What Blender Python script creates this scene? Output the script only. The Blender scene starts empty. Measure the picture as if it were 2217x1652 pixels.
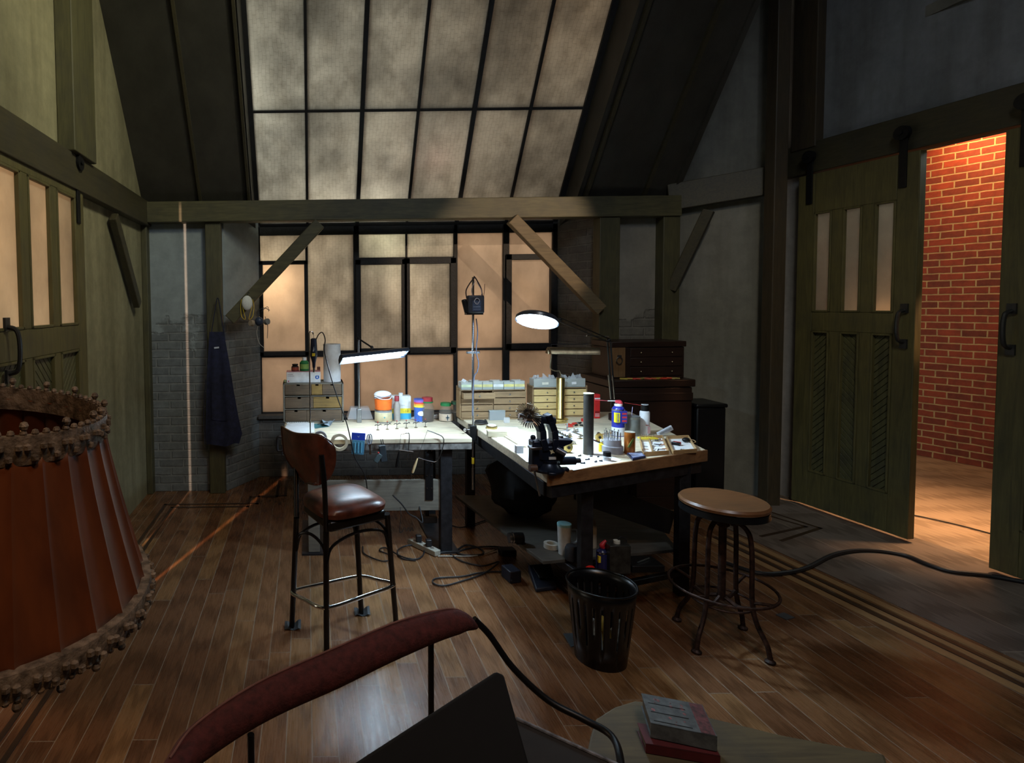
import bpy, bmesh, math, random
from mathutils import Vector, Matrix, Euler
random.seed(7)
PI = math.pi
W, H, F = 2217, 1652, 1250.0
EYE = Vector((0, 0, 1.6))
PITCH, ROLL = math.radians(2.5), math.radians(-0.7)
PPX, PPY = 665.0, 714.6
# ------------------------------------------------------------------ camera
scn = bpy.context.scene
C = scn.collection
cd = bpy.data.cameras.new('camera')
cam = bpy.data.objects.new('camera', cd); C.objects.link(cam)
cd.sensor_width = 36; cd.lens = 36*F/W; cd.clip_start = 0.02
cd.shift_x = (W/2-PPX)/W; cd.shift_y = (PPY-H/2)/W
RC = Matrix.Rotation(PI/2-PITCH, 3, 'X') @ Matrix.Rotation(ROLL, 3, 'Z')
cam.matrix_world = Matrix.Translation(EYE) @ RC.to_4x4()
scn.camera = cam
# ------------------------------------------------------------------ world, view, lights
wd = bpy.data.worlds.new('world'); scn.world = wd; wd.use_nodes = True
wd.node_tree.nodes['Background'].inputs[0].default_value = (0.30, 0.36, 0.42, 1)
wd.node_tree.nodes['Background'].inputs[1].default_value = 0.012
vs = scn.view_settings
vs.view_transform = 'Standard'; vs.look = 'None'; vs.gamma = 1; vs.use_curve_mapping = False
vs.exposure = 0.0

def lamp(kind, name, loc, power, col=(1, 1, 1), to=None, size=.1, size_y=None, **k):
    l = bpy.data.lights.new(name, kind); l.energy = power; l.color = col
    if kind == 'AREA':
        l.size = size
        if size_y: l.shape = 'RECTANGLE'; l.size_y = size_y
        if 'spread' in k: l.spread = math.radians(k['spread'])
    else: l.shadow_soft_size = size
    if kind == 'SPOT':
        l.spot_size = math.radians(k.get('angle', 40)); l.spot_blend = k.get('blend', .3)
    o = bpy.data.objects.new(name, l); o.location = loc; C.objects.link(o)
    if to is not None:
        o.rotation_euler = (Vector(to)-Vector(loc)).to_track_quat('-Z', 'Y').to_euler()
    return o

# light behind the window and skylight (the lit place beyond the frosted glass)
lamp('AREA', 'window_backlight', (0.9, 7.3, 1.7), 76, (1, .77, .56), (0.9, 5.4, 1.5), 3.6, 2.6)
lamp('AREA', 'window_backlight_low', (0.9, 6.3, .2), 5, (1, .60, .42), (0.9, 5.4, 1.0), 3.0, .8)
lamp('POINT', 'window_hot_lamp', (-0.28, 5.68, 1.82), 11, (1, .78, .50), size=.06)
lamp('POINT', 'window_top_lamp', (0.74, 5.62, 2.20), 6, (1, 1, .72), size=.05)
lamp('AREA', 'skylight_backlight', (-1.1, 6.1, 4.3), 58, (.98, .96, .84), (.7, 4.6, 3.3), 2.0, 2.4)
lamp('POINT', 'skylight_lamp_left', (-0.85, 5.8, 3.5), 36, (.86, .98, .95), size=.3)
lamp('POINT', 'skylight_lamp_low', (0.66, 5.52, 2.62), 5, (1, .97, .86), size=.05)
lamp('POINT', 'red_lamp_beyond', (1.13, 5.22, 2.95), .22, (1, .04, .08), size=.03)
lamp('POINT', 'skylight_lamp_warm', (2.1, 5.0, 4.5), 15, (1, .62, .34), size=.4)
# fill lights added high in the room; warm_spot is inferred from the brace shadow
lamp('AREA', 'room_fill_left', (1.1, 1.7, 4.3), 17, (.98, .95, .66), (-1.38, 3.2, 3.0), 0.5, spread=80)
lamp('AREA', 'room_fill_high', (1.3, .3, 4.2), 14, (.80, .90, 1.0), (1.2, 4.0, 0.5), 0.7, spread=110)
lamp('SPOT', 'warm_spot', (3.5, .6, 3.5), 520, (1, .72, .47), (1.62, 5.1, 1.95), .03, angle=17, blend=.5)
lamp('SPOT', 'floor_warm_spot', (.6, -.8, 4.0), 85, (1, .58, .30), (.4, 2.2, 0), .25, angle=78, blend=.9)
lamp('SPOT', 'right_wall_spot', (2.4, 1.4, 4.3), 30, (.86, .93, 1.0), (3.99, 3.7, 3.3), .15, angle=50, blend=.8)
lamp('SPOT', 'right_corner_spot', (1.9, 1.6, 4.2), 75, (1, .86, .62), (3.5, 4.8, 1.3), .12, angle=34, blend=.8)
lamp('SPOT', 'left_pier_spot', (-.3, 2.0, 3.3), 24, (.70, .84, 1.0), (-1.1, 4.9, 1.6), .05, angle=26, blend=.8)
# orange hallway, lit beyond the doors
lamp('AREA', 'hallway_lamp', (5.98, 5.3, 3.34), 15, (1, .50, .20), (6.2, 5.25, 2.5), .5, .12, spread=130)
lamp('SPOT', 'door_fill_spot', (1.6, .6, 4.3), 80, (.95,.92,.66), (3.8, 4.0, .7), .3, angle=34, blend=.9)  # added room-side fill on the right door and painted boards
lamp('SPOT', 'hallway_edge_spot', (5.3, 2.75, 2.2), 110, (1, .50, .22), (4.02, 3.78, 1.4), .05, angle=16, blend=.6)  # added to light the near edge of the right door
lamp('AREA', 'hallway_cool_fill', (4.9, 3.6, 2.9), 6, (.8, .9, .85), (4.05, 4.0, 1.9), .3)  # added fill that greys the right door panes from behind
lamp('AREA', 'hallway_floor_lamp', (4.5, 3.7, 3.2), 20, (1, .55, .26), (4.55, 4.0, 0), .3, spread=46)
lamp('POINT', 'left_hallway_lamp', (-2.3, 2.6, 2.0), 38, (1, .50, .20), size=.25)
lamp('AREA', 'left_hallway_soft', (-2.6, 2.2, 1.4), 18, (.9, .85, .7), (-1.4, 2.8, 1.7), 1.2)

# ------------------------------------------------------------------ picture helpers
def ray(px, py):
    v = RC @ Vector(((px-PPX)/F, -(py-PPY)/F, -1)); return v
def P(px, py, d=None, z=None, X=None):
    v = ray(px, py)
    if d is not None: t = d/v.y
    elif z is not None: t = (z-EYE.z)/v.z
    else: t = X/v.x
    return EYE+v*t
# ------------------------------------------------------------------ mesh builder
class MB:
    def __init__(s): s.v = []; s.f = []; s.mi = []; s.m = 0
    def add(s, vs_, fs, M=None):
        o = len(s.v)
        s.v += [tuple(M @ Vector(p)) if M else tuple(p) for p in vs_]
        s.f += [[i+o for i in f] for f in fs]; s.mi += [s.m]*len(fs); return s
    def box(s, c, sz, rot=None):
        x, y, z = (a/2 for a in sz)
        vs_ = [(-x,-y,-z),(x,-y,-z),(x,y,-z),(-x,y,-z),(-x,-y,z),(x,-y,z),(x,y,z),(-x,y,z)]
        fs = [(3,2,1,0),(4,5,6,7),(0,1,5,4),(1,2,6,5),(2,3,7,6),(3,0,4,7)]
        M = Matrix.Translation(c)
        if rot is not None: M = M @ (Euler(rot).to_matrix().to_4x4() if not isinstance(rot, Matrix) else rot.to_4x4())
        return s.add(vs_, fs, M)
    def bb(s, x0, x1, y0, y1, z0, z1): return s.box(((x0+x1)/2,(y0+y1)/2,(z0+z1)/2),(abs(x1-x0),abs(y1-y0),abs(z1-z0)))
    def bar(s, a, b, w, h, up=(0,0,1)):
        a = Vector(a); b = Vector(b); d = b-a; L = d.length; d.normalize()
        u = Vector(up); x = d.cross(u)
        if x.length < 1e-4: x = d.cross(Vector((0,1,0)))
        x.normalize(); zz = x.cross(d)
        R = Matrix((x, d, zz)).transposed()
        return s.box((a+b)/2, (w, L, h), R)
    def prism(s, poly, z0, z1, M=None):
        n = len(poly)
        vs_ = [(p[0],p[1],z0) for p in poly]+[(p[0],p[1],z1) for p in poly]
        fs = [list(range(n))[::-1], list(range(n,2*n))]+[(i,(i+1)%n,n+(i+1)%n,n+i) for i in range(n)]
        return s.add(vs_, fs, M)
    def tube(s, pts, r, n=8, closed=False, smooth=True, sub=6):
        pts = [Vector(p) for p in pts]
        if smooth and len(pts) > 2:
            out = []; m = len(pts); rr = []
            rng = range(m) if closed else range(m-1)
            for i in rng:
                p0 = pts[(i-1)%m] if (closed or i > 0) else pts[0]*2-pts[1]
                p1 = pts[i]; p2 = pts[(i+1)%m]
                p3 = pts[(i+2)%m] if (closed or i+2 < m) else p2*2-p1
                for k in range(sub):
                    t = k/sub
                    out.append(.5*((2*p1)+(p2-p0)*t+(2*p0-5*p1+4*p2-p3)*t*t+(3*p1-p0-3*p2+p3)*t**3))
                    if isinstance(r, (list, tuple)): rr.append(r[i]*(1-t)+r[(i+1)%m]*t)
            if not closed: out.append(pts[-1]); rr.append(r[-1] if isinstance(r,(list,tuple)) else 0)
            pts = out
            if isinstance(r, (list, tuple)): r = rr
        m = len(pts); vs_ = []; fs = []; up = None
        for i, p in enumerate(pts):
            a = pts[i-1] if (i > 0 or closed) else p
            b = pts[(i+1)%m] if (i < m-1 or closed) else p
            d = (b-a)
            if d.length < 1e-9: d = Vector((0,0,1))
            d.normalize()
            if up is None:
                up = d.cross(Vector((0,0,1)))
                if up.length < .05: up = d.cross(Vector((0,1,0)))
                up.normalize()
            else:
                up = up-d*up.dot(d)
                if up.length < 1e-5: up = d.orthogonal()
                up.normalize()
            w = d.cross(up); q = r[i] if isinstance(r,(list,tuple)) else r
            for k in range(n):
                t = 2*PI*k/n; vs_.append(p+(up*math.cos(t)+w*math.sin(t))*q)
        for i in range(m if closed else m-1):
            for k in range(n):
                a = i*n+k; b = i*n+(k+1)%n; c = ((i+1)%m)*n+(k+1)%n; d = ((i+1)%m)*n+k
                fs.append((a,b,c,d))
        if not closed: fs.append(list(range(n))[::-1]); fs.append(list(range((m-1)*n, m*n)))
        return s.add(vs_, fs)
    def cyl(s, a, b, r, n=16, r2=None): return s.tube([a, b], [r, r if r2 is None else r2], n, smooth=False)
    def lathe(s, prof, n=28, M=None, caps=True, fn=None):
        vs_ = []; fs = []
        for i, (r, z) in enumerate(prof):
            for k in range(n):
                t = 2*PI*k/n; q = r*(fn(t, i) if fn else 1)
                vs_.append((q*math.cos(t), q*math.sin(t), z))
        for i in range(len(prof)-1):
            for k in range(n):
                fs.append((i*n+k, i*n+(k+1)%n, (i+1)*n+(k+1)%n, (i+1)*n+k))
        if caps: fs.append(list(range(n))[::-1]); fs.append(list(range((len(prof)-1)*n, len(prof)*n)))
        return s.add(vs_, fs, M)
    def ball(s, c, r, n=14, sc=(1,1,1), fn=None):
        m = n//2; vs_ = []; fs = []
        for i in range(1, m):
            a = PI*i/m
            for k in range(n):
                t = 2*PI*k/n; q = r*(fn(a, t) if fn else 1)
                vs_.append((c[0]+q*math.sin(a)*math.cos(t)*sc[0], c[1]+q*math.sin(a)*math.sin(t)*sc[1], c[2]+q*math.cos(a)*sc[2]))
        o = len(vs_); vs_ += [(c[0],c[1],c[2]+r*sc[2]), (c[0],c[1],c[2]-r*sc[2])]
        for i in range(m-2):
            for k in range(n): fs.append((i*n+k,(i+1)*n+k,(i+1)*n+(k+1)%n,i*n+(k+1)%n))
        for k in range(n): fs.append((o,k,(k+1)%n)); fs.append((o+1,(m-2)*n+(k+1)%n,(m-2)*n+k))
        return s.add(vs_, fs)
    def grid(s, fn, nu, nv, th=None):
        vs_ = [Vector(fn(i/nu, j/nv)) for j in range(nv+1) for i in range(nu+1)]
        fs = [(j*(nu+1)+i, j*(nu+1)+i+1, (j+1)*(nu+1)+i+1, (j+1)*(nu+1)+i) for j in range(nv) for i in range(nu)]
        if th:
            N = len(vs_); t = Vector(th)
            vs2 = vs_+[v+t for v in vs_]
            f2 = [f[::-1] for f in fs]+[tuple(i+N for i in f) for f in fs]
            rim = [i for i in range(nu+1)]+[j*(nu+1)+nu for j in range(1,nv+1)]+[nv*(nu+1)+i for i in range(nu-1,-1,-1)]+[j*(nu+1) for j in range(nv-1,0,-1)]
            for a, b in zip(rim, rim[1:]+rim[:1]): f2.append((a,b,b+N,a+N))
            return s.add(vs2, f2)
        return s.add(vs_, fs)
    def build(s, name, mats, parent=None, smooth=True, bev=0, loc=None):
        me = bpy.data.meshes.new(name); me.from_pydata(s.v, [], s.f)
        if not isinstance(mats, (list, tuple)): mats = [mats]
        for m in mats: me.materials.append(m)
        if len(mats) > 1:
            for p, i in zip(me.polygons, s.mi): p.material_index = i
        bm = bmesh.new(); bm.from_mesh(me); bmesh.ops.recalc_face_normals(bm, faces=bm.faces[:]); 
        uv = bm.loops.layers.uv.new('UVMap')
        for f in bm.faces:
            n = f.normal
            if abs(n.z) > .75:
                for l in f.loops: l[uv].uv = (l.vert.co.x, l.vert.co.y)
            else:
                t = Vector((0,0,1)).cross(n); t.normalize()
                for l in f.loops: l[uv].uv = (l.vert.co.dot(t), l.vert.co.z)
        bm.to_mesh(me); bm.free()
        if smooth:
            me.shade_smooth(); me.set_sharp_from_angle(angle=math.radians(38))
        o = bpy.data.objects.new(name, me); C.objects.link(o)
        if parent: o.parent = parent
        if loc is not None: o.location = loc
        if bev:
            b = o.modifiers.new('bevel', 'BEVEL'); b.width = bev; b.segments = 2; b.limit_method = 'ANGLE'; b.angle_limit = math.radians(40)
        return o
def tag(o, label=None, cat=None, group=None, kind=None):
    if label: o['label'] = label
    if cat: o['category'] = cat
    if group: o['group'] = group
    if kind: o['kind'] = kind
    return o
def thing(name, label, cat, loc=(0,0,0), rz=0, group=None):
    o = bpy.data.objects.new(name, None); C.objects.link(o); o.empty_display_size = .05
    o.location = loc; o.rotation_euler = (0,0,rz); return tag(o, label, cat, group)
def struct(name, mb, m, parent=None, **k):
    o = mb.build(name, m, parent, **k)
    if parent is None: o['kind'] = 'structure'
    return o
def one(name, mb, m, label, cat, loc=(0,0,0), rz=0, group=None, **k):
    o = mb.build(name, m, **k); o.location = loc; o.rotation_euler = (0,0,rz); return tag(o, label, cat, group)
def copy_tree(o, parent=None):
    c = o.copy(); C.objects.link(c)
    if parent: c.parent = parent
    for ch in [x for x in bpy.data.objects if x.parent == o]: copy_tree(ch, c)
    return c
def text(name, s, size, m, parent, loc, rot=(PI/2,0,0), ex=.0004, align='CENTER'):
    cu = bpy.data.curves.new(name, 'FONT'); cu.body = s; cu.size = size; cu.extrude = ex; cu.align_x = align; cu.align_y = 'CENTER'; cu.resolution_u = 3
    t = bpy.data.objects.new('tmp_text', cu); C.objects.link(t)
    me = bpy.data.meshes.new_from_object(t.evaluated_get(bpy.context.evaluated_depsgraph_get()))
    bpy.data.objects.remove(t); bpy.data.curves.remove(cu)
    me.materials.clear(); me.materials.append(m)
    o = bpy.data.objects.new(name, me); C.objects.link(o); o.parent = parent; o.location = loc; o.rotation_euler = rot
    return o
# ------------------------------------------------------------------ materials
def nt(name):
    m = bpy.data.materials.new(name); m.use_nodes = True; t = m.node_tree
    return m, t, t.nodes['Principled BSDF'], t.nodes['Material Output']
def N(t, kind, **k):
    n = t.nodes.new(kind)
    for a, b in k.items():
        if a in n.bl_rna.properties: setattr(n, a, b)
    return n
def ramp(t, fac, stops):
    r = t.nodes.new('ShaderNodeValToRGB'); e = r.color_ramp.elements
    while len(e) < len(stops): e.new(.5)
    for el, (p, c) in zip(e, stops): el.position = p; el.color = (*c, 1) if len(c) == 3 else c
    t.links.new(fac, r.inputs[0]); return r.outputs[0]
def noise(t, vec, scale, detail=4, rough=.55, dist=0):
    n = t.nodes.new('ShaderNodeTexNoise'); n.inputs['Scale'].default_value = scale; n.inputs['Detail'].default_value = detail
    n.inputs['Roughness'].default_value = rough; n.inputs['Distortion'].default_value = dist
    if vec: t.links.new(vec, n.inputs['Vector'])
    return n.outputs['Fac']
def mapping(t, src, scale=(1,1,1), rot=(0,0,0), loc=(0,0,0)):
    m = t.nodes.new('ShaderNodeMapping'); m.inputs['Scale'].default_value = scale; m.inputs['Rotation'].default_value = rot; m.inputs['Location'].default_value = loc
    t.links.new(src, m.inputs['Vector']); return m.outputs[0]
def coord(t, which='Object'): return t.nodes.new('ShaderNodeTexCoord').outputs[which]
def mixc(t, fac, a, b, mode='MIX'):
    n = t.nodes.new('ShaderNodeMix'); n.data_type = 'RGBA'; n.blend_type = mode
    for i, v in ((0, fac), (6, a), (7, b)):
        if isinstance(v, (int, float)): n.inputs[i].default_value = v
        elif isinstance(v, tuple): n.inputs[i].default_value = (*v[:3], 1)
        else: t.links.new(v, n.inputs[i])
    return n.outputs[2]
def bump(t, bs, h, strength=.3, dist=.01):
    b = t.nodes.new('ShaderNodeBump'); b.inputs['Strength'].default_value = strength; b.inputs['Distance'].default_value = dist
    t.links.new(h, b.inputs['Height']); t.links.new(b.outputs[0], bs.inputs['Normal'])
def simple(name, col, rough=.5, metal=0, var=.15, scale=25, bmp=0, **k):
    m, t, bs, out = nt(name); c = coord(t)
    f = noise(t, c, scale)
    d = tuple(max(0, x*(1-var*1.6)) for x in col); l = tuple(min(1, x*(1+var)) for x in col)
    t.links.new(ramp(t, f, [(.3, d), (.7, l)]), bs.inputs['Base Color'])
    bs.inputs['Roughness'].default_value = rough; bs.inputs['Metallic'].default_value = metal
    if bmp: bump(t, bs, noise(t, c, scale*3), bmp, .004)
    for a, b in k.items():
        bs.inputs[a.replace('_', ' ')].default_value = b
    return m
def wood(name, c1, c2, rough=.5, axis='X', s=1.0, dirt=.0, coat=0):
    m, t, bs, out = nt(name); c = coord(t)
    sc = {'X': (1.2,14,14), 'Y': (14,1.2,14), 'Z': (14,14,1.2)}[axis]
    v = mapping(t, c, tuple(a*s for a in sc))
    f = noise(t, v, 2.2, 6, .6, 1.2); g = noise(t, v, 9, 3)
    col = ramp(t, f, [(.25, c1), (.55, c2), (.8, tuple(a*.8 for a in c1))])
    col = mixc(t, .35, col, ramp(t, g, [(.35, (.35,.35,.35)), (.65, (1,1,1))]), 'MULTIPLY')
    if dirt:
        col = mixc(t, ramp(t, noise(t, c, 6, 6), [(.45,(0,0,0)),(.7,(dirt,)*3)]), col, (.03,.028,.025))
    t.links.new(col, bs.inputs['Base Color']); bs.inputs['Roughness'].default_value = rough
    bs.inputs['Coat Weight'].default_value = coat
    bump(t, bs, f, .15, .003); return m
def emis(name, col, st):
    m, t, bs, out = nt(name); e = t.nodes.new('ShaderNodeEmission'); e.inputs[0].default_value = (*col, 1); e.inputs[1].default_value = st
    t.links.new(e.outputs[0], out.inputs[0]); return m
def frosted(name, tint=(.85,.82,.74), wire=True, dirt=.5):
    m, t, bs, out = nt(name); c = coord(t)
    f = noise(t, c, 1.7, 5, .6); g = noise(t, mapping(t, c, (3,3,1.6)), 3, 7, .7)
    col = ramp(t, f, [(.3, tuple(x*(1-dirt) for x in tint)), (.62, tint)])
    col = mixc(t, .45 if wire else .22, col, ramp(t, g, [(.3, (.55,.52,.48)), (.55, (1,1,1))]), 'MULTIPLY')
    if wire:
        wb = noise(t, c, 5, 2); cm = t.nodes.new('ShaderNodeCombineXYZ'); t.links.new(wb, cm.inputs[0]); t.links.new(wb, cm.inputs[1])
        va = t.nodes.new('ShaderNodeVectorMath'); va.operation = 'MULTIPLY_ADD'; t.links.new(cm.outputs[0], va.inputs[0]); va.inputs[1].default_value = (.05,.05,0); t.links.new(mapping(t, coord(t, 'UV'), (1,1,1), (0,0,PI/2)), va.inputs[2])
        bk = t.nodes.new('ShaderNodeTexBrick'); t.links.new(va.outputs[0], bk.inputs['Vector']); bk.inputs['Scale'].default_value = 1
        bk.inputs['Brick Width'].default_value = .046; bk.inputs['Row Height'].default_value = .030; bk.inputs['Mortar Size'].default_value = .0013; bk.inputs['Mortar Smooth'].default_value = .6
        col = mixc(t, 1.0, col, ramp(t, bk.outputs['Fac'], [(.0, (1,1,1)), (1, (.70,.70,.68))]), 'MULTIPLY')
    tr = t.nodes.new('ShaderNodeBsdfTranslucent'); t.links.new(col, tr.inputs[0])
    bs.inputs['Roughness'].default_value = .28; t.links.new(mixc(t, 1, col, (.42,.40,.37), 'MULTIPLY'), bs.inputs['Base Color'])
    bump(t, bs, noise(t, c, 60, 3), .12, .002)
    mx = t.nodes.new('ShaderNodeMixShader'); mx.inputs[0].default_value = .40
    t.links.new(tr.outputs[0], mx.inputs[1]); t.links.new(bs.outputs[0], mx.inputs[2]); t.links.new(mx.outputs[0], out.inputs[0])
    return m
def clearish(name, col=(.8,.85,.87), alpha=.35, rough=.15):
    m, t, bs, out = nt(name); bs.inputs['Base Color'].default_value = (*col, 1); bs.inputs['Roughness'].default_value = rough
    tr = t.nodes.new('ShaderNodeBsdfTransparent'); mx = t.nodes.new('ShaderNodeMixShader'); mx.inputs[0].default_value = alpha
    t.links.new(tr.outputs[0], mx.inputs[1]); t.links.new(bs.outputs[0], mx.inputs[2]); t.links.new(mx.outputs[0], out.inputs[0]); return m
def plaster(name, c1, c2, c3, sc=1.3, rough=.75):
    m, t, bs, out = nt(name); c = coord(t)
    f = noise(t, mapping(t, c, (1,1,.35)), sc, 8, .62, .6); g = noise(t, c, sc*9, 6, .7)
    h = noise(t, mapping(t, c, (5,5,.5)), sc*1.3, 4)
    col = ramp(t, f, [(.28, c1), (.5, c2), (.72, c3)])
    col = mixc(t, .6, col, ramp(t, g, [(.3,(.6,.6,.6)),(.7,(1.1,1.1,1.1))]), 'MULTIPLY')
    col = mixc(t, .5, col, ramp(t, h, [(.35,(.45,.42,.36)),(.6,(1,1,1))]), 'MULTIPLY')
    t.links.new(col, bs.inputs['Base Color']); bs.inputs['Roughness'].default_value = rough
    bump(t, bs, g, .25, .01); return m
def brick(name, c1, c2, mortar, plas=None, ztop=1.55, bw=.215, bh=.0725, bstr=.9, ms=.01, rough=.7):
    m, t, bs, out = nt(name); uv = coord(t, 'UV'); c = coord(t)
    wob = noise(t, c, 9, 3)
    vec = t.nodes.new('ShaderNodeVectorMath'); vec.operation = 'MULTIPLY_ADD'
    cmb = t.nodes.new('ShaderNodeCombineXYZ'); t.links.new(wob, cmb.inputs[0]); t.links.new(wob, cmb.inputs[1])
    t.links.new(cmb.outputs[0], vec.inputs[0]); vec.inputs[1].default_value = (.012,.012,0); t.links.new(uv, vec.inputs[2])
    b = t.nodes.new('ShaderNodeTexBrick'); t.links.new(vec.outputs[0], b.inputs['Vector'])
    b.inputs['Scale'].default_value = 1; b.inputs['Brick Width'].default_value = bw; b.inputs['Row Height'].default_value = bh
    b.inputs['Mortar Size'].default_value = ms; b.inputs['Mortar Smooth'].default_value = .35; b.inputs['Bias'].default_value = -.1
    b.inputs['Color1'].default_value = (*c1,1); b.inputs['Color2'].default_value = (*c2,1); b.inputs['Mortar'].default_value = (*mortar,1)
    col = mixc(t, .7, b.outputs['Color'], ramp(t, noise(t, c, 14, 6, .7), [(.3,(.5,.5,.5)),(.7,(1.15,1.15,1.15))]), 'MULTIPLY')
    hgt = ramp(t, b.outputs['Fac'], [(0,(1,1,1)),(1,(0,0,0))])
    hgt = mixc(t, .25, hgt, noise(t, c, 40, 5), 'MIX')
    if plas:
        sep = t.nodes.new('ShaderNodeSeparateXYZ'); t.links.new(c, sep.inputs[0])
        nn = noise(t, c, 2.2, 5, .6)
        ma = t.nodes.new('ShaderNodeMath'); ma.operation = 'MULTIPLY_ADD'; t.links.new(nn, ma.inputs[0]); ma.inputs[1].default_value = 1.3; t.links.new(sep.outputs[2], ma.inputs[2])
        mask = ramp(t, ma.outputs[0], [(0,(0,0,0)),(1,(1,1,1))])
        mr = t.nodes.new('ShaderNodeMapRange'); mr.inputs[1].default_value = ztop+.63; mr.inputs[2].default_value = ztop+.69; t.links.new(ma.outputs[0], mr.inputs[0]); mask = mr.outputs[0]
        pc = mixc(t, .7, (plas[0],plas[1],plas[2]), ramp(t, noise(t, c, 5, 8, .7), [(.3,(.55,.55,.55)),(.7,(1.15,1.15,1.15))]), 'MULTIPLY')
        col = mixc(t, mask, col, pc)
        hgt = mixc(t, mask, hgt, mixc(t, .15, (.9,.9,.9), noise(t, c, 12, 6)))
    t.links.new(col, bs.inputs['Base Color']); bs.inputs['Roughness'].default_value = rough
    bump(t, bs, hgt, bstr, .012); return m
# ------------------------------------------------------------------ shared materials
OLIVE = wood('olive_timber', (.050,.046,.022), (.085,.078,.036), .55, 'Z', .7, dirt=.4)
DARKP = wood('dark_post_timber', (.035,.025,.014), (.06,.042,.022), .55, 'Z', .7, dirt=.4)
OLIVEX = wood('olive_timber_across', (.060,.055,.028), (.105,.096,.046), .55, 'X', .7, dirt=.4)
OLIVEY = wood('olive_timber_deep', (.030,.026,.014), (.055,.046,.022), .55, 'Y', .7, dirt=.4)
DOORW = wood('door_timber', (.062,.056,.022), (.115,.098,.036), .5, 'Z', .6, dirt=.3)
DOORW2 = wood('panel_board', (.045,.044,.020), (.10,.095,.04), .5, 'Z', .9, dirt=.5)
BROWNP = wood('brace_timber', (.11,.08,.045), (.20,.145,.075), .6, 'X', .8)
PL_L = plaster('olive_plaster', (.15,.14,.085), (.23,.21,.125), (.30,.275,.17))
PL_R = plaster('grey_plaster', (.10,.105,.095), (.17,.165,.14), (.24,.235,.20), 1.0)
PL_U = plaster('slate_plaster', (.10,.11,.12), (.16,.17,.18), (.22,.23,.245), 1.2)
ROOF = plaster('roof_board', (.028,.027,.022), (.040,.037,.030), (.055,.050,.040), .8, .6)
BRK = brick('painted_brick', (.17,.19,.20), (.13,.145,.155), (.20,.215,.22), (.27,.31,.33), 1.42)
BRKD = brick('dark_painted_brick', (.15,.145,.135), (.11,.11,.105), (.16,.155,.145), None)
BRKP = brick('plastered_brick', (.17,.16,.14), (.13,.125,.11), (.18,.17,.15), (.21,.20,.175), 1.48)
BRKR = brick('red_brick', (.33,.055,.022), (.17,.032,.016), (.50,.38,.19), None, bstr=.6, ms=.007, bw=.175, bh=.068)
BLACK = simple('black_metal', (.012,.012,.013), .4, .5, .1)
FRAME = simple('black_window_paint', (.010,.010,.012), .6, 0, .3, 30, .6)
STEEL = simple('steel', (.5,.52,.55), .25, 1, .1)
CHROME = simple('chrome', (.8,.82,.86), .12, 1, .05)
BRASS = simple('brass', (.62,.47,.17), .3, 1, .15, 40)
BRASSD = simple('old_brass', (.20,.16,.10), .42, .9, .25, 30)
RUB = simple('black_rubber', (.012,.012,.014), .5, 0, .1)
PLW = simple('white_plastic', (.78,.80,.82), .4, 0, .04)
PAPER = simple('white_paper', (.82,.83,.84), .8, 0, .04)
GLASSW = frosted('wired_frosted_glass', (.88,.86,.80), True, .45)
GLASSP = frosted('plain_frosted_glass', (.90,.80,.70), False, .25)
GLASSD = frosted('door_frosted_glass', (.85,.80,.70), False, .3)
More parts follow.
